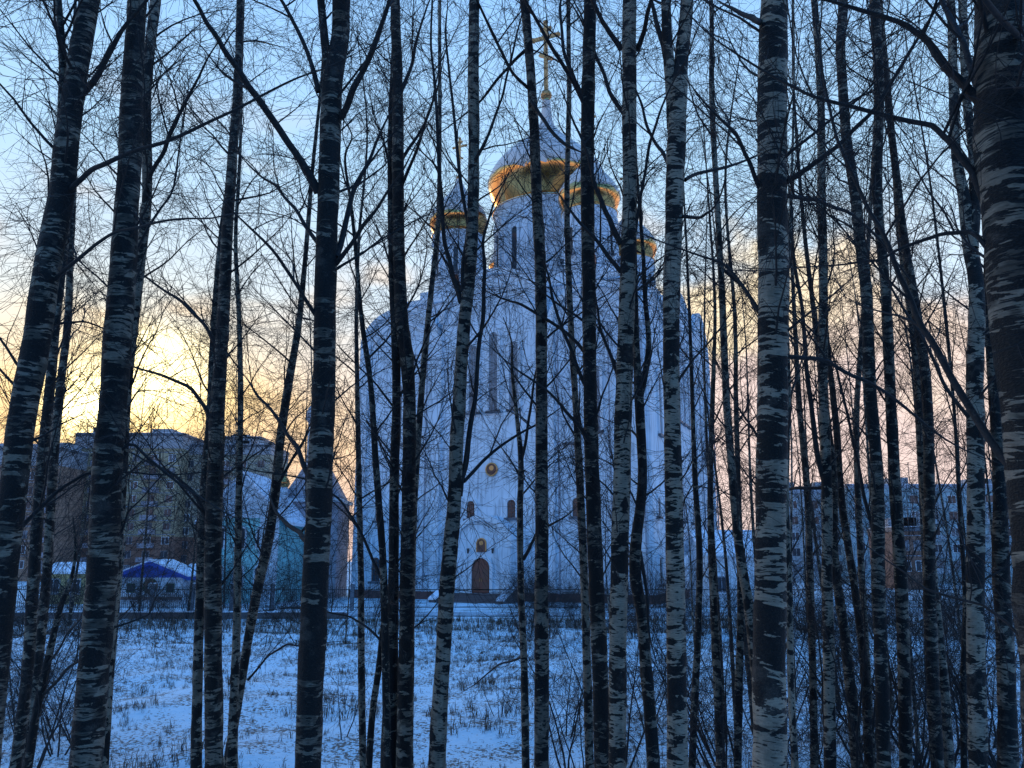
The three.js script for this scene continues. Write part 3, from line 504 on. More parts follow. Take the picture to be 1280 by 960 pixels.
function finish(g, stems, r, opt, limbStems = []) {
  const [tb, sprays] = crownOn([...stems, ...limbStems], r, opt);
  const crown = tb.empty ? null : part('crown', tb.build(), M.branch, g);
  sprays.forEach((list, k) => { if (!list.length || !crown) return; const im = shade(new THREE.InstancedMesh(SPRAYS[k], M.twig, list.length)); im.name = 'twigs'; im.userData.kind = 'stuff'; list.forEach((m, i) => im.setMatrixAt(i, m)); crown.add(im); sprayCount += list.length; });
}
function trunkMesh(pts, rad, r, barkMat, parent, sides = 14, name = 'trunk') {
  const tb = new Tubes(), s0 = Math.floor(r() * 1e6); const lump = (s, len) => 1 + 0.12 * (vnoise(s * 0.6 + 3, len * 3.1, sides, 4096, s0) - 0.5) + 0.07 * (vnoise(s * 1.3, len * 9, sides, 4096, s0 + 1) - 0.5);
  tb.add(pts, rad, sides, { u: r(), v: r() * 3, repeat: 1, length: 4 }, lump);
  return part(name, tb.build(), barkMat, parent);
}
const LEAN_TONE = [];
// t: pts [x, y, width] from the ground up as traced on the photograph, d: metres from the camera, b: bark, fork: second stems, limbs: thick branches
function birch(t) {
  const r = rng(treeSeed++), D = t.d, P = t.p.map(([x, y]) => at(x, y, D)), R = t.p.map(([x, y, w]) => w / 2 * perPixel(y, D));
  P.forEach((p, i) => { p.z += (r() - 0.5) * 0.02 * D * (i / P.length); });
  // down to the ground
  const low = P[0], d0 = P[0].clone().sub(P[1]).normalize(); if (d0.y > -0.5) d0.y = -0.9;
  let b = low.clone(), steps = 0; while (b.y > groundAt(b.x, b.z) - 0.25 && steps++ < 200) b.addScaledVector(d0, 0.1);
  if (b.distanceTo(low) > 0.35) { P.unshift(b); R.unshift(R[0] * (1.1 + 0.06 * b.distanceTo(low))); }
  // up beyond the traced part
  const top = P[P.length - 1], up = top.clone().sub(P[P.length - 2]).normalize(); up.x *= 0.6; up.normalize();
  if (t.up !== 0) { const L = t.up ?? 4 + 2 * r(), rt = R[R.length - 1]; const q1 = top.clone().addScaledVector(up, L * 0.5), q2 = q1.clone().addScaledVector(up, L * 0.5); q1.x += (r() - 0.5) * 0.3; q2.x += (r() - 0.5) * 0.6; P.push(q1, q2); R.push(rt * 0.6, 0.008); }
  const base = V(P[0].x, Math.max(P[0].y, groundAt(P[0].x, P[0].z)), P[0].z), g = thing(t.name ?? 'birch_tree', t.label, 'tree', t.group, base.toArray());
  for (const p of P) p.sub(base);
  const [pts, rad] = spine(P, R, 0.11), mats = BARK[t.b ?? 0]; trunkMesh(pts, rad, r, mats, g, R[0] > 0.05 ? 16 : 9);
  const extra = [];
  for (const f of t.fork ?? []) {
    const FP = f.map(([x, y]) => at(x, y, D).sub(base)), FR = f.map(([x, y, w]) => w / 2 * perPixel(y, D)); const u = FP[FP.length - 1].clone().sub(FP[FP.length - 2]).normalize(); FP.push(FP[FP.length - 1].clone().addScaledVector(u, 3.2)); FR.push(0.008);
    const [fp, fr] = spine(FP, FR, 0.12); trunkMesh(fp, fr, r, mats, g, 12, 'stem'); extra.push([fp, fr]);
  }
  for (const l of t.limbs ?? []) {
    const off = (r() - 0.5) * 2.2, n = l.length - 1; const LP = l.map(([x, y], i) => at(x, y, D + off * i / n).sub(base)), LR = l.map(([x, y, w]) => w / 2 * perPixel(y, D) * (l[0][1] > 700 ? 0.6 : 0.9));
    const mid = []; const mr = []; LP.forEach((p, i) => { mid.push(p); mr.push(LR[i]); if (i < n) { const q = p.clone().lerp(LP[i + 1], 0.5); const s = p.distanceTo(LP[i + 1]) * 0.06; q.x += (r() - 0.5) * s; q.y += (r() - 0.5) * s; mid.push(q); mr.push((LR[i] + LR[i + 1]) / 2); } });
    { const e = mid[mid.length - 1], d = e.clone().sub(mid[mid.length - 2]).normalize(), er = mr[mr.length - 1], w = wander(e, d, 0.7 + 0.8 * r(), 4, r, 0.3, 0.02); w.slice(1).forEach((p, i) => { mid.push(p); mr.push(mix(er, 0.0015, (i + 1) / 4)); }); }
    const [lp, lr] = spine(mid, mr, 0.1); const tb = new Tubes(); const ls = Math.floor(r() * 1e6); tb.add(lp, lr, 9, { u: r(), v: r(), repeat: 1, length: 2 }, (q, len) => 1 + 0.16 * (vnoise(q * 0.7, len * 5, 9, 4096, ls) - 0.5) + 0.1 * (vnoise(q, len * 16, 9, 4096, ls + 1) - 0.5)); part('limb', tb.build(), M.limb, g); extra.push([lp, lr]);
  }
  finish(g, [[pts, rad]], r, { from: t.from ?? (groundAt(base.x, base.z) + (t.clear ?? 3.4) - base.y), count: t.count ?? 1.75, reach: t.reach ?? 1.9, kids: t.kids ?? 2.1, spray: t.spray ?? 0.3, twig: t.twig ?? 1 }, extra.map(([a, c]) => [a, c, a[0].y + 0.15 * (a[a.length - 1].y - a[0].y)]));
  return g;
}
const TREES = [
  { label: 'leaning birch with a thin second stem, crossing the sunset glow', d: 7.6, b: 4, p: [[4, 720, 33], [12, 650, 33], [20, 590, 32], [30, 510, 32], [42, 440, 32], [52, 380, 32], [64, 300, 31], [75, 240, 30], [85, 175, 28], [94, 120, 26], [103, 55, 25], [109, 0, 24]],
    fork: [[[62, 300, 12], [70, 215, 9], [77, 130, 9], [78, 65, 9], [73, 0, 8]]],
    limbs: [[[103, 118, 9], [122, 95, 8], [140, 60, 7], [158, 30, 5], [182, 2, 4]], [[87, 237, 8], [115, 212, 7], [150, 196, 6], [205, 178, 5], [262, 152, 4], [330, 118, 3]], [[68, 350, 6], [100, 322, 5], [145, 290, 4], [200, 277, 3], [262, 273, 2]], [[55, 425, 5], [72, 405, 4], [105, 402, 3], [132, 412, 2]], [[8, 678, 8], [40, 645, 6], [75, 612, 5], [110, 592, 4], [160, 590, 3], [225, 593, 2]]] },
  { label: 'stout patchy birch standing before the glowing sun, with a slim stem close behind it', d: 8, b: 1, p: [[107, 958, 37], [113, 880, 38], [120, 800, 37], [127, 720, 36], [132, 640, 36], [138, 560, 35], [144, 480, 33], [151, 400, 33], [157, 300, 30], [161, 200, 27], [162, 120, 27], [169, 0, 22]],
    limbs: [[[118, 800, 6], [140, 785, 5], [170, 775, 4], [186, 768, 4], [196, 745, 3], [205, 735, 2]], [[130, 690, 5], [150, 668, 4], [160, 640, 3], [180, 620, 2]], [[137, 570, 5], [165, 555, 4], [200, 585, 4], [235, 612, 3], [256, 625, 2]], [[150, 345, 5], [185, 285, 4], [215, 240, 3], [234, 122, 2]]] },
  { label: 'slim grey birch stem running close behind the stout patchy birch', d: 9.4, b: 2, p: [[130, 958, 11], [139, 800, 11], [146, 700, 11], [152, 600, 12], [159, 480, 12], [168, 400, 12], [178, 300, 12], [182, 240, 12], [185, 120, 13], [191, 0, 13]], limbs: [[[185, 225, 6], [205, 190, 6], [220, 150, 5], [234, 123, 4]]] },
  { label: 'dark slender birch, one of two close stems beside the leaning edge birch', d: 12, b: 1, p: [[20, 958, 15], [34, 840, 14], [43, 720, 14], [52, 600, 13], [62, 490, 12], [72, 400, 11], [80, 310, 9], [90, 200, 7], [97, 100, 6], [102, 0, 5]] },
  { label: 'greyer of two close slender birches beside the leaning edge birch', d: 12.8, b: 0, p: [[31, 958, 12], [46, 840, 12], [58, 720, 11], [66, 600, 11], [75, 490, 10], [82, 400, 9], [88, 330, 8], [94, 220, 6], [92, 110, 5]] },
  { label: 'short dark leaning sapling crossing the feet of the twin slender birches', name: 'sapling', d: 11, b: 3, up: 0.8, clear: 1.2, reach: 1.3, p: [[36, 950, 11], [46, 890, 10], [55, 850, 10], [66, 800, 8], [78, 756, 7], [88, 722, 5]], limbs: [[[54, 868, 7], [85, 835, 6], [120, 808, 5], [135, 790, 3]], [[60, 830, 5], [85, 790, 4], [105, 770, 3]]] },
  { label: 'straight dark birch in front of the turquoise chapel', d: 11, b: 1, p: [[268, 958, 23], [267, 880, 22], [267, 800, 21], [267, 700, 21], [270, 600, 20], [274, 500, 18], [278, 400, 15], [283, 300, 14], [290, 200, 12], [296, 100, 10], [299, 0, 8]],
    limbs: [[[268, 690, 9], [262, 660, 8], [245, 620, 6], [215, 592, 4], [180, 575, 3]], [[272, 545, 8], [258, 512, 6], [238, 485, 5], [205, 470, 4], [178, 462, 3]], [[277, 440, 6], [255, 405, 5], [225, 375, 4], [190, 352, 3]], [[268, 742, 5], [285, 720, 4], [298, 700, 3], [312, 678, 2]]] },
  { label: 'thin pale birch crossing the leaning grey stem in front of the chapel', d: 12.4, b: 2, p: [[290, 958, 14], [292, 880, 11], [295, 800, 10], [297, 700, 9], [298, 600, 8], [299, 490, 7], [297, 400, 6], [295, 300, 5], [297, 200, 4]] },
  { label: 'thin banded birch pressed against the straight dark birch before the chapel', d: 12.2, b: 0, p: [[245, 958, 14], [247, 860, 12], [250, 740, 11], [254, 640, 10], [262, 520, 9], [268, 400, 7], [275, 280, 5]] },
  { label: 'grey stem leaning across the mauve bell tower', d: 13, b: 0, p: [[284, 958, 12], [297, 880, 11], [310, 800, 11], [321, 740, 12], [335, 680, 12], [343, 620, 12], [352, 540, 11], [362, 470, 10], [372, 400, 8], [381, 320, 6], [392, 220, 5]], limbs: [[[310, 850, 5], [335, 820, 4], [360, 805, 4], [378, 808, 3]], [[345, 610, 5], [362, 580, 4], [380, 550, 3], [392, 520, 2]]] },
  { label: 'thick dark forked birch between the bell tower and the white cathedral', d: 8.8, b: 3, p: [[385, 958, 32], [387, 880, 33], [391, 800, 33], [394, 720, 33], [398, 640, 32], [401, 560, 31], [404, 480, 29], [407, 400, 27], [408, 320, 27], [411, 240, 27], [413, 150, 26], [417, 90, 25], [424, 40, 23], [427, 0, 22]],
    fork: [[[413, 110, 13], [408, 70, 11], [403, 20, 10], [401, 0, 10]]],
    limbs: [[[398, 240, 12], [372, 195, 10], [347, 158, 9], [322, 122, 9], [300, 90, 8], [280, 62, 7], [258, 28, 6], [240, -5, 5]], [[426, 148, 10], [440, 115, 9], [452, 92, 8], [470, 50, 7], [486, 2, 5]], [[420, 322, 10], [432, 280, 8], [443, 235, 7], [462, 200, 5], [484, 148, 3]], [[398, 305, 6], [370, 262, 5], [345, 232, 4], [318, 213, 3]], [[397, 398, 6], [372, 358, 5], [345, 318, 4], [318, 290, 3]], [[390, 602, 8], [372, 560, 6], [350, 528, 5], [322, 495, 4]], [[386, 680, 8], [374, 665, 7], [354, 650, 6]], [[420, 330, 7], [455, 280, 5], [485, 238, 3]], [[398, 115, 7], [382, 60, 6], [360, 15, 5], [345, -10, 4]]] },
  { label: 'long thin wavy dark stem beside the twin birches before the cathedral wall', d: 10.6, b: 3, up: 0.6, clear: 5, p: [[484, 958, 10], [482, 830, 10], [479, 700, 9], [470, 580, 8], [463, 480, 7], [452, 400, 6], [443, 300, 5], [437, 250, 4], [430, 190, 3]], limbs: [[[480, 805, 6], [460, 785, 5], [435, 770, 4], [400, 762, 4], [362, 760, 3]], [[478, 725, 7], [462, 690, 6], [445, 655, 6], [425, 625, 5], [400, 605, 4], [350, 593, 3], [300, 583, 2]]] },
  { label: 'fuller of the twin birches, bending as it passes the cathedral corner', d: 11, b: 1, p: [[505, 958, 20], [507, 840, 19], [509, 720, 18], [511, 600, 17], [512, 500, 16], [508, 445, 17], [502, 400, 17], [498, 300, 15], [498, 200, 15], [496, 100, 14], [494, 0, 12]], limbs: [[[502, 200, 5], [522, 170, 4], [540, 130, 3], [548, 90, 2]], [[503, 230, 5], [520, 190, 4], [536, 140, 3]], [[500, 118, 6], [515, 80, 5], [530, 20, 3]]] },
  { label: 'slimmer of the twin birches, dark below, joined to the fuller one at the foot', d: 11.1, b: 3, p: [[486, 958, 22], [489, 840, 17], [492, 720, 13], [493, 600, 12], [495, 500, 11], [495, 430, 11], [490, 340, 9], [488, 240, 7], [489, 140, 6]] },
  { label: 'short dark sucker leaning out from the twin birches at snow level', name: 'sapling', d: 11.4, b: 3, up: 0.5, count: 1, clear: 2, p: [[461, 958, 9], [466, 890, 8], [474, 835, 8], [480, 780, 6]] },
  { label: 'thin ringed birch standing alone against the far snow before the cathedral', d: 14.2, b: 0, p: [[454, 958, 9], [452, 840, 9], [451, 720, 8], [449, 600, 7], [446, 480, 6], [446, 400, 5], [448, 300, 4]] },
  { label: 'thin grey stem rising past the small dome on the cathedral corner', d: 13.4, b: 2, p: [[512, 900, 10], [514, 760, 10], [517, 640, 9], [523, 540, 8], [530, 450, 8], [540, 360, 7], [548, 280, 6], [550, 200, 5], [550, 0, 4]] },
  { label: 'palest birch, smooth and curved, beside the cathedral door', d: 10.6, b: 2, p: [[546, 958, 23], [550, 880, 20], [555, 800, 19], [560, 720, 19], [567, 640, 18], [571, 560, 17], [575, 480, 16], [580, 410, 16], [586, 350, 16], [590, 300, 15], [592, 200, 14], [592, 100, 14], [593, 0, 13]],
    limbs: [[[574, 620, 9], [582, 580, 8], [590, 520, 7], [596, 470, 6], [604, 395, 6], [606, 330, 5], [604, 300, 4], [616, 258, 3]], [[580, 602, 5], [605, 575, 5], [640, 548, 4], [672, 530, 3]], [[576, 378, 8], [566, 345, 7], [556, 305, 6], [552, 250, 6], [548, 190, 5], [543, 100, 4], [540, 10, 3]], [[578, 365, 6], [585, 285, 5], [576, 230, 5], [566, 130, 4], [557, 40, 3]], [[594, 200, 5], [612, 165, 4], [628, 120, 3], [640, 70, 3]]] },
  { label: 'slender forked birch before the porch steps of the cathedral', d: 15, b: 0, up: 1, p: [[657, 952, 10], [655, 830, 9], [651, 730, 8], [650, 640, 8], [651, 575, 7], [646, 520, 5], [640, 460, 4]], limbs: [[[651, 578, 5], [660, 530, 4], [667, 480, 3]], [[654, 700, 5], [672, 665, 4], [690, 655, 3]], [[655, 820, 5], [625, 830, 4], [600, 850, 3]]] },
  { label: 'straight ringed birch crossing the main dome of the cathedral', d: 11.4, b: 0, p: [[677, 958, 19], [677, 840, 18], [677, 720, 17], [677, 600, 16], [677, 480, 15], [676, 360, 14], [671, 240, 14], [667, 150, 12], [661, 60, 11], [655, 0, 11]], limbs: [[[663, 125, 6], [680, 150, 5], [700, 175, 5]], [[660, 110, 5], [640, 90, 4], [615, 40, 4], [600, 8, 3]], [[658, 62, 5], [635, 85, 4], [612, 112, 4], [597, 130, 3]]] },
  { label: 'thin pale birch leaning beside the black trunked birch under the main dome', d: 12.4, b: 2, p: [[737, 958, 11], [734, 840, 11], [730, 720, 10], [725, 600, 10], [719, 490, 8], [712, 380, 8], [709, 250, 7], [711, 120, 6], [710, 0, 5]] },
  { label: 'nearly black straight birch in front of the cathedral drum', d: 10.8, b: 3, p: [[753, 958, 20], [750, 840, 20], [745, 720, 19], [740, 600, 18], [737, 480, 17], [736, 360, 17], [734, 240, 17], [735, 120, 17], [737, 0, 15]], limbs: [[[730, 130, 6], [712, 95, 5], [690, 60, 5], [668, 20, 4]], [[728, 120, 6], [705, 65, 5], [700, 10, 4]], [[742, 560, 6], [722, 530, 5], [700, 505, 4], [670, 478, 3]], [[741, 500, 6], [715, 440, 5], [690, 370, 4]], [[738, 450, 6], [700, 410, 5], [650, 380, 4], [625, 372, 3]]] },
  { label: 'ringed birch with steep side limbs between the black birch and the crooked one', d: 10.4, b: 5, p: [[772, 958, 22], [772, 840, 22], [774, 720, 22], [777, 600, 22], [780, 480, 21], [784, 360, 20], [787, 240, 18], [786, 120, 18], [786, 0, 17]],
    limbs: [[[776, 305, 9], [766, 285, 8], [757, 265, 7], [745, 235, 6], [738, 205, 4], [716, 150, 3]], [[776, 340, 7], [760, 320, 6], [742, 296, 5], [722, 275, 4]], [[777, 62, 8], [765, 45, 7], [752, 25, 6], [738, -5, 5]], [[796, 62, 7], [806, 35, 6], [814, 0, 5]], [[782, 145, 7], [762, 115, 6], [745, 70, 5], [738, 40, 4]], [[793, 300, 5], [800, 250, 4], [812, 180, 4], [825, 140, 3]], [[776, 480, 6], [762, 440, 5], [750, 410, 4], [744, 370, 3]]] },
  { label: 'crooked dark birch that kinks and forks beside the cathedral wall', d: 11.6, b: 3, p: [[817, 958, 16], [813, 900, 16], [808, 840, 15], [802, 765, 14], [794, 720, 15], [795, 675, 14], [800, 640, 13], [803, 600, 12], [801, 550, 12], [798, 500, 12], [796, 430, 8], [793, 350, 6]], fork: [[[798, 505, 9], [806, 470, 8], [811, 430, 7], [807, 380, 6], [804, 320, 5], [798, 240, 4]]], limbs: [[[800, 690, 6], [806, 725, 5], [810, 760, 4]]] },
  { label: 'forked birch with white rings standing by the cathedral corner', d: 10, b: 5, p: [[847, 958, 26], [846, 840, 24], [844, 720, 23], [842, 600, 22], [839, 480, 20], [840, 360, 21], [842, 300, 22], [844, 200, 24], [848, 110, 21], [854, 60, 17], [859, 0, 16]], fork: [[[841, 160, 15], [838, 100, 14], [834, 50, 13], [832, 0, 12]]], limbs: [[[832, 72, 8], [824, 40, 7], [818, 15, 6], [812, -10, 5]], [[856, 225, 6], [880, 215, 5], [920, 205, 4], [955, 190, 3]], [[850, 270, 6], [875, 272, 4], [890, 262, 3]], [[836, 205, 6], [820, 180, 5], [802, 130, 4]]] },
  { label: 'thin black stem in the brush beside the ringed forked birch', d: 14, b: 3, p: [[865, 958, 9], [869, 860, 9], [873, 780, 8], [874, 690, 8], [870, 600, 7], [866, 500, 5], [862, 400, 4]] },
  { label: 'grey stem behind the brush near the snow roofed house', d: 15, b: 0, p: [[901, 952, 12], [897, 860, 11], [893, 780, 10], [889, 690, 9], [889, 600, 7], [892, 500, 6], [895, 380, 4]] },
  { label: 'slim pale birch curving behind the boldly banded trunk', d: 12.6, b: 2, p: [[946, 850, 13], [936, 760, 12], [924, 680, 11], [915, 600, 10], [907, 490, 9], [901, 360, 8], [895, 240, 7], [891, 120, 7], [888, 0, 5]], limbs: [[[902, 335, 5], [930, 360, 5], [950, 395, 4]]] },
  { label: 'thin dark stem standing by the boldly banded trunk, before the snow roofed house', d: 15, b: 0, p: [[922, 952, 10], [924, 860, 10], [925, 760, 9], [924, 640, 7], [921, 500, 6], [918, 400, 5]] },
  { label: 'large birch trunk with bold black bands on pale grey bark', d: 7.4, b: 5, p: [[962, 958, 41], [962, 850, 40], [962, 750, 39], [963, 650, 38], [964, 550, 37], [965, 450, 37], [965, 350, 37], [965, 240, 37], [966, 120, 36], [966, 0, 33]], limbs: [[[952, 240, 7], [938, 205, 6], [926, 180, 5], [918, 165, 5]], [[950, 28, 9], [940, 22, 8]], [[978, 230, 8], [1010, 210, 7], [1050, 180, 6], [1090, 140, 5], [1140, 60, 4]], [[976, 245, 6], [1020, 250, 6], [1060, 265, 5], [1100, 300, 4], [1130, 340, 3]], [[950, 390, 6], [930, 360, 5], [905, 330, 4], [870, 318, 3]], [[978, 445, 7], [1030, 450, 6], [1090, 480, 5], [1150, 525, 4]]] },
  { label: 'thin pale stem hugging the boldly banded trunk', d: 9, b: 2, p: [[994, 958, 9], [989, 850, 9], [986, 740, 8], [984, 620, 7], [984, 500, 6], [982, 380, 5], [990, 270, 4]] },
  { label: 'straight mid sized birch next along from the boldly banded trunk', d: 12.4, b: 5, p: [[1038, 958, 15], [1036, 840, 14], [1034, 720, 13], [1032, 600, 13], [1030, 480, 12], [1029, 360, 11], [1025, 240, 10], [1025, 120, 9], [1020, 0, 8]], limbs: [[[1030, 600, 8], [1018, 540, 7], [1008, 460, 6], [1002, 380, 5], [990, 290, 4]], [[1034, 610, 5], [1000, 610, 5], [985, 612, 4]]] },
  { label: 'wavy birch whose top kinks sideways, seen against the cream cloud', d: 11.8, b: 4, p: [[1105, 958, 17], [1102, 840, 16], [1098, 720, 16], [1096, 600, 15], [1088, 480, 14], [1084, 360, 14], [1077, 300, 13], [1067, 240, 13], [1061, 180, 12], [1055, 120, 12], [1052, 55, 12], [1057, 0, 12]], limbs: [[[1098, 690, 6], [1080, 620, 5], [1068, 560, 4], [1050, 480, 4]]] },
  { label: 'straight slender birch beside the wavy birch before the panel block', d: 12, b: 0, p: [[1132, 958, 16], [1130, 840, 15], [1125, 720, 15], [1119, 600, 14], [1114, 480, 13], [1105, 360, 12], [1098, 240, 12], [1098, 120, 12], [1095, 0, 12]] },
  { label: 'slender birch curving away from the wavy one before the panel block', d: 12.4, b: 1, p: [[1172, 958, 16], [1165, 840, 16], [1161, 720, 15], [1160, 600, 13], [1157, 480, 12], [1147, 400, 11], [1132, 300, 10], [1117, 200, 9], [1107, 110, 8], [1098, 10, 6]] },
  { label: 'pale thin birch crossing the curving one at mid height', d: 12.8, b: 2, p: [[1186, 958, 13], [1179, 860, 13], [1170, 760, 12], [1163, 680, 11], [1152, 580, 10], [1146, 480, 9], [1139, 390, 8], [1124, 280, 6], [1116, 160, 5]] },
  { label: 'ringed birch made of two stems joined high up, beside the huge trunk', d: 10.8, b: 5, p: [[1223, 958, 22], [1220, 840, 21], [1219, 720, 21], [1219, 600, 21], [1218, 480, 20], [1218, 360, 18], [1214, 300, 17], [1206, 250, 14], [1198, 200, 12], [1194, 120, 11], [1192, 0, 10]], fork: [[[1216, 310, 13], [1219, 240, 13], [1216, 190, 11], [1208, 120, 10], [1205, 40, 10], [1203, 0, 9]]], limbs: [[[1214, 525, 6], [1180, 480, 5], [1152, 420, 4], [1120, 370, 3]]] },
  { label: 'dark birch half hidden behind the huge trunk', d: 11, b: 1, p: [[1260, 958, 24], [1258, 840, 21], [1252, 720, 20], [1248, 600, 16], [1243, 480, 14], [1239, 380, 13], [1238, 280, 11], [1240, 150, 9]] },
  { label: 'huge rough birch trunk with black scars and long arching limbs', d: 5, b: 4, p: [[1330, 958, 86], [1320, 820, 84], [1307, 650, 82], [1293, 500, 79], [1279, 380, 77], [1268, 260, 74], [1260, 180, 70], [1252, 80, 60], [1247, 0, 54]],
    limbs: [[[1240, 150, 15], [1222, 125, 13], [1198, 98, 11], [1180, 82, 10], [1158, 50, 9], [1130, 30, 8], [1095, 18, 7], [1048, 4, 5]], [[1250, 290, 13], [1235, 262, 11], [1215, 215, 10], [1188, 178, 9], [1165, 157, 8], [1130, 150, 7], [1060, 132, 6], [1010, 118, 5], [978, 102, 4]], [[1238, 140, 11], [1222, 110, 10], [1205, 55, 9], [1190, 25, 8], [1172, -10, 7]], [[1282, 62, 9], [1268, 40, 8], [1248, 20, 8], [1232, 0, 7]], [[1280, 800, 7], [1255, 775, 7], [1230, 757, 6], [1195, 748, 6], [1160, 738, 5], [1130, 715, 4]], [[1270, 592, 13], [1250, 568, 12], [1228, 535, 11], [1205, 498, 11], [1180, 455, 10], [1150, 405, 9], [1122, 340, 8], [1100, 285, 7], [1078, 245, 6], [1045, 170, 5], [1028, 90, 4], [1020, 30, 3]], [[1255, 330, 8], [1215, 290, 7], [1180, 292, 6], [1140, 305, 5], [1100, 325, 4], [1060, 330, 3]]] },
  { label: 'leaning dark stem, lowest of the tangle before the panel block', d: 13.4, b: 3, up: 2, p: [[1086, 952, 11], [1080, 830, 10], [1067, 730, 9], [1052, 630, 9], [1043, 530, 8], [1036, 430, 6], [1026, 320, 5]] },
  { label: 'dark stem slanting between the straight mid sized birch and the wavy birch', d: 13, b: 1, p: [[1072, 958, 15], [1064, 870, 13], [1057, 800, 12], [1043, 690, 11], [1040, 600, 10], [1030, 480, 8], [1015, 380, 6], [1006, 280, 5]] },
  { label: 'short straight dark stem in front of the grey panel block', d: 15, b: 0, p: [[1018, 950, 10], [1016, 840, 9], [1013, 740, 9], [1010, 620, 8], [1000, 500, 7], [992, 400, 5], [988, 300, 4]] },
  { label: 'thin smooth stem in the tangle behind the wavy birch', d: 15, b: 2, p: [[1090, 945, 9], [1082, 800, 8], [1074, 660, 8], [1072, 520, 7], [1077, 400, 6], [1085, 280, 5], [1092, 150, 4]] },
  { label: 'thin dark stem by the ringed double birch beside the huge trunk', d: 13.6, b: 3, p: [[1205, 955, 8], [1204, 840, 7], [1205, 760, 6], [1200, 640, 5], [1190, 520, 4], [1182, 400, 4]] },
];
for (const t of TREES) birch(t);
console.log('traced birches', TREES.length, 'sprays', sprayCount);

// thin birches farther back, told apart only by their place
{
  const r = rng(4242);
  const spots = [];
  const put = (n, x0, x1, d0, d1, label, group, dia, tall, extra) => { for (let i = 0; i < n; i++) spots.push([x0 + (x1 - x0) * (i + 0.15 + 0.7 * r()) / n, d0 + (d1 - d0) * r(), label, group, dia, tall, extra]); };
  put(9, -30, 400, 46, 72, 'bare tree beyond the low wall before the apartment blocks', 'bare trees beyond the low wall', [0.12, 0.22], [11, 17], { reach: 3.2, twig: 2.0 });
  for (const [x, d] of [[8, 19], [70, 22], [118, 24], [262, 20], [392, 23], [155, 30], [300, 27]]) spots.push([x, d, 'thin birch farther back before the apartment blocks', 'thin birches before the apartment blocks', [0.06, 0.11], [11, 15], { reach: 2.2, twig: 1.3 }]);
  for (const [x, d] of [[436, 40], [556, 36], [762, 38], [866, 30]]) spots.push([x, d, 'thin birch farther back before the cathedral', 'thin birches before the cathedral', [0.06, 0.1], [6, 9], { reach: 1.6, twig: 1.2 }]);
  put(18, 880, 1290, 17, 38, 'thin birch farther back before the panel blocks', 'thin birches before the panel blocks', [0.07, 0.13], [10, 16], { reach: 2.0, twig: 1.2, count: 1.25, spray: 0.22 });
  for (const [px, D, label, group, dia, tall, extra] of spots) {
    const x = at(px, 700, D).x, z = -D, y = groundAt(x, z), H = mix(tall[0], tall[1], r()), d = mix(dia[0], dia[1], r()), P = [], R = [], lx = (r() - 0.5) * 0.1, lz = (r() - 0.5) * 0.06, ph = r() * 6;
    for (let i = 0; i <= 8; i++) { const f = i / 8; P.push(V(lx * H * f + Math.sin(f * 5 + ph) * 0.18 * f, H * f - 0.15 * (i === 0), lz * H * f + Math.cos(f * 4 + ph) * 0.15 * f)); R.push(d / 2 * (1.1 - f) + 0.005); }
    const g = thing('birch_tree', label, 'tree', group, [x, y, z]), q = rng(treeSeed++), [pts, rad] = spine(P, R, 0.3);
    trunkMesh(pts, rad, q, BARK[Math.floor(q() * 5)], g, 8);
    finish(g, [[pts, rad]], q, { from: 2.2, count: 1.9, reach: 1.9, kids: 1.9, spray: 0.3, twig: 1.2, ...extra });
  }
}
// spruces of the wood behind the viewpoint, which keep the open sky off the near trunks
function spruce(x, z, H, seed) {
  const r = rng(seed), g = thing('spruce_tree', 'tall dark spruce of the wood that shades the birches', 'tree', 'spruces that shade the birches', [x, groundAt(x, z) - 0.1, z]);
  const tb = new Tubes(); tb.add([V(0, 0, 0), V(0.05, H * 0.5, 0), V(0, H, 0)], [H * 0.014, H * 0.009, 0.01], 8); part('trunk', tb.build(), M.branch, g);
  const p = []; for (let y = 1.2; y < H - 0.2; y += 0.42) { const R = (H - y) * 0.24 + 0.25, n = 9; for (let i = 0; i < n; i++) { const a = (i + r()) / n * 6.283, l = R * (0.75 + 0.4 * r()), w = 0.2 + l * 0.16, c = Math.cos(a), s2 = Math.sin(a), dr = l * (0.25 + 0.25 * r()); const A = [0, y, 0], B = [c * l * 0.6 - s2 * w, y - dr * 0.45, s2 * l * 0.6 + c * w], C = [c * l * 0.6 + s2 * w, y - dr * 0.45, s2 * l * 0.6 - c * w], E = [c * l, y - dr, s2 * l], F = [c * l * 0.6, y - dr * 0.3 + 0.12, s2 * l * 0.6]; for (const t of [[A, B, F], [A, F, C], [B, E, F], [F, E, C]]) for (const v of t) p.push(...v); } }
  const geo = new THREE.BufferGeometry(); geo.setAttribute('position', new THREE.Float32BufferAttribute(p, 3)); geo.setAttribute('uv', new THREE.Float32BufferAttribute(new Float32Array(p.length / 3 * 2), 2)); geo.computeVertexNormals(); part('crown', geo, spruceGreen, g);
}
const spruceGreen = mat(0.02, 0.035, 0.022, 0.9, { side: THREE.DoubleSide });
{ const r = rng(63); for (let i = 0; i < 14; i++) spruce(-16 + i * 2.5 + (r() - 0.5), 4.5 + r() * 6, 11 + r() * 5, 700 + i); }
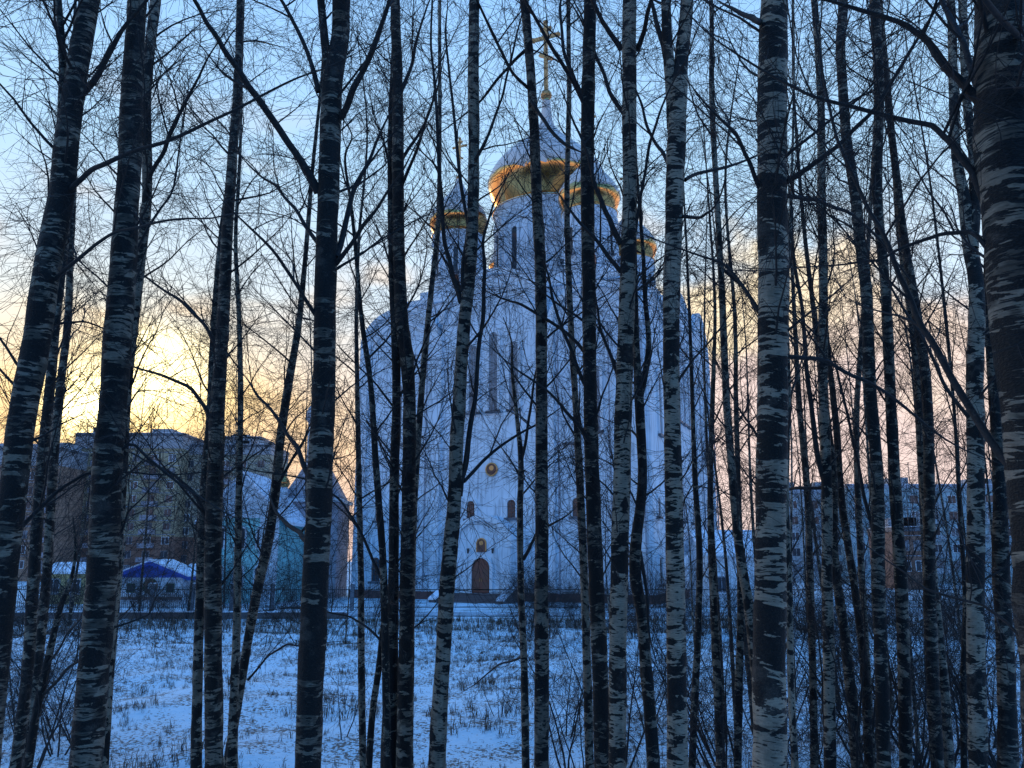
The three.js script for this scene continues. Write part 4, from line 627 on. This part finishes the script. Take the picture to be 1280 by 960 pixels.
{ // the far wood behind the viewpoint, mirrored by the domes
  const p = []; for (let i = 0; i < 7; i++) { const y0 = i * 0.13, y1 = y0 + 0.24, R = 0.22 * (1 - y0) + 0.02, n = 7; for (let k = 0; k < n; k++) { const a = k / n * 6.283 + i, b = (k + 1) / n * 6.283 + i; p.push(Math.cos(a) * R, y0, Math.sin(a) * R, 0, y1, 0, Math.cos(b) * R, y0, Math.sin(b) * R); } }
  const g = new THREE.BufferGeometry(); g.setAttribute('position', new THREE.Float32BufferAttribute(p, 3)); g.setAttribute('uv', new THREE.Float32BufferAttribute(new Float32Array(p.length / 3 * 2), 2)); g.computeVertexNormals();
  const r = rng(5150), list = []; for (let i = 0; i < 3200; i++) { const z = 16 + 780 * Math.pow(r(), 1.6), x = (r() - 0.5) * (320 + z * 1.2), h = 9 + 7 * r(); list.push(new THREE.Matrix4().compose(V(x, 2.0, z), new THREE.Quaternion().setFromAxisAngle(UPV, r() * 6), V(h * 0.9, h, h * 0.9))); }
  const im = shade(new THREE.InstancedMesh(g, spruceGreen, list.length)); list.forEach((m, i) => im.setMatrixAt(i, m)); im.name = 'spruce_wood'; im.userData = { label: 'dark spruce wood across from the cathedral', category: 'wood', kind: 'stuff' }; scene.add(im);
}
// bare shrubs in the snow
function shrub(px, D, h, stems, label, group, seed, twig = 1) {
  const r = rng(seed), x = at(px, 700, D).x, z = -D, g = thing('bare_shrub', label, 'shrub', group, [x, groundAt(x, z) - 0.05, z]), list = [];
  for (let i = 0; i < stems; i++) { const a = r() * 6.283, d = V(Math.cos(a) * 0.45, 1, Math.sin(a) * 0.45).normalize(), L = h * (0.6 + 0.4 * r()), line = wander(V(Math.cos(a) * 0.12, 0, Math.sin(a) * 0.12), d, L, 8, r, 0.2, 0.02), rad = taper(8, 0.006 + h * 0.0045, 0.004), tb = new Tubes(); tb.add(line, rad, 5); part('stem', tb.build(), M.branch, g); list.push([line, rad]); }
  finish(g, list, r, { from: h * 0.12, count: 2.4, reach: h * 0.34, kids: 2.0, spray: 0.34, twig });
}
{
  const r = rng(77);
  for (let i = 0; i < 24; i++) shrub(650 + i * 28 + r() * 18, 42 + r() * 12, 2.6 + r() * 1.7, 7, 'bare twiggy shrub in the hedge before the snowy yard', 'shrubs in the hedge beyond the snow', 500 + i, 1.5);
  for (let i = 0; i < 6; i++) shrub(20 + i * 60 + r() * 30, 44 + r() * 10, 1.8 + r() * 1.2, 4, 'low bare shrub beside the low stone wall', 'shrubs beside the low wall', 540 + i, 1.3);
  for (let i = 0; i < 9; i++) shrub(640 + i * 24 + r() * 14, 70 + r() * 4, 2.4 + r() * 1.4, 8, 'dense brown shrub against the foot of the cathedral', 'shrubs at the foot of the cathedral', 580 + i, 1.7);
  for (let i = 0; i < 20; i++) shrub(872 + i * 20.5 + r() * 14, 12.5 + r() * 7, 2.6 + r() * 2.4, 3, 'tall bare sapling clump among the slender birches', 'sapling clumps among the slender birches', 600 + i);
  for (let i = 0; i < 13; i++) shrub(50 + i * 36 + r() * 24, 56 + r() * 10, 2.8 + r() * 2.2, 6, 'tall bare shrub between the low wall and the fence', 'tall shrubs between wall and fence', 660 + i, 1.6);
  for (let i = 0; i < 6; i++) shrub(-5 + i * 24 + r() * 12, 13.5 + r() * 8, 2.2 + r() * 1.6, 4, 'tangled bare sapling clump behind the twin slender birches', 'sapling clumps behind the twin slender birches', 680 + i);
  shrub(705, 17, 3.6, 3, 'upright bare shrub between the straight ringed birch and the thin pale one', null, 560);
  shrub(895, 16.5, 3.2, 5, 'bushy bare shrub in the snow beside the ringed forked birch', null, 561);
  for (let i = 0; i < 5; i++) shrub(690 + i * 34 + r() * 16, 15.5 + r() * 6, 2.2 + r() * 2, 3, 'bare sapling clump behind the row of dark birches', 'sapling clumps behind the dark birches', 640 + i);
  shrub(625, 22, 1.3, 4, 'small bare shrub on the snow below the cathedral door', null, 562);
  shrub(437, 20, 2.2, 2, 'two stemmed bare sapling on the snow below the cathedral corner', null, 563);
  shrub(100, 20, 2.0, 4, 'tangled bare shrub behind the stout patchy birch', null, 564);
  shrub(1010, 17, 2.6, 4, 'bare shrub at the feet of the straight mid sized birch', null, 565);
  shrub(1150, 18, 3.0, 4, 'bare shrub at the feet of the curving birch', null, 566);
}
// dry grass through the snow
{
  const r = rng(91), tb = [];
  const pos = [], nor = [];
  for (let i = 0; i < 9; i++) { const a = r() * 6.283, l = 0.1 + 0.16 * r(), w = 0.004, ox = (r() - 0.5) * 0.12, oz = (r() - 0.5) * 0.12, bx = Math.cos(a) * l * 0.5, bz = Math.sin(a) * l * 0.5, px = -Math.sin(a) * w, pz = Math.cos(a) * w; const A = [ox - px, 0, oz - pz], B = [ox + px, 0, oz + pz], C = [ox + bx * 0.4 + px, l * 0.6, oz + bz * 0.4 + pz], D2 = [ox + bx * 0.4 - px, l * 0.6, oz + bz * 0.4 - pz], E = [ox + bx, l * 0.85, oz + bz]; for (const t of [[A, B, C], [A, C, D2], [D2, C, E]]) for (const v of t) { pos.push(...v); nor.push(Math.cos(a) * 0.5, 0.6, Math.sin(a) * 0.5); } }
  const g = new THREE.BufferGeometry(); g.setAttribute('position', new THREE.Float32BufferAttribute(pos, 3)); g.setAttribute('normal', new THREE.Float32BufferAttribute(nor, 3)); g.setAttribute('uv', new THREE.Float32BufferAttribute(new Float32Array(pos.length / 3 * 2), 2));
  const mats = [], cols = []; const e = new THREE.Euler(), q = new THREE.Quaternion();
  const add = (x, z, s) => { e.set((r() - 0.5) * 0.3, r() * 6.283, (r() - 0.5) * 0.3); q.setFromEuler(e); mats.push(new THREE.Matrix4().compose(V(x, groundAt(x, z) - 0.01, z), q, V(s, s, s))); const k = 0.6 + 0.8 * r(); cols.push(new THREE.Color().setRGB(0.17 * k, 0.115 * k, 0.07 * k)); };
  for (let i = 0; i < 42000; i++) { const D = 10 + 48 * Math.pow(r(), 0.8), x = (r() - 0.5) * 1.5 * D, n = fbm(x * 0.35 + 500, -D * 0.35 + 500, 4096, 4096, 17, 3); if (r() < 0.12 + smooth(0.38, 0.66, n)) add(x, -D, 0.35 + 0.85 * r() * r() + 0.2 * r()); }
  for (let i = 0; i < 300; i++) { const D = 13 + 34 * Math.pow(r(), 0.9), x = (r() - 0.5) * 1.4 * D; if (fbm(x * 0.3 + 700, -D * 0.3 + 700, 4096, 4096, 19, 3) > 0.5) for (let j = 0; j < 9; j++) { add(x + (r() - 0.5) * 1.3, -D + (r() - 0.5) * 1.3, 0.7 + 1.3 * r()); } }
  for (let i = 0; i < 3200; i++) { const D = 44 + 14 * Math.pow(r(), 0.7); add((r() - 0.5) * 1.5 * D, -D, 1.2 + 1.6 * r()); }
  const im = new THREE.InstancedMesh(g, mat(1, 1, 1, 0.95, { side: THREE.DoubleSide }), mats.length); mats.forEach((m, i) => { im.setMatrixAt(i, m); im.setColorAt(i, cols[i]); }); shade(im); im.name = 'dry_grass'; im.userData = { label: 'dry grass blades poking through the thin snow', category: 'grass', kind: 'stuff' }; scene.add(im);
}
console.log('sprays', sprayCount);
renderer.render(scene, camera);
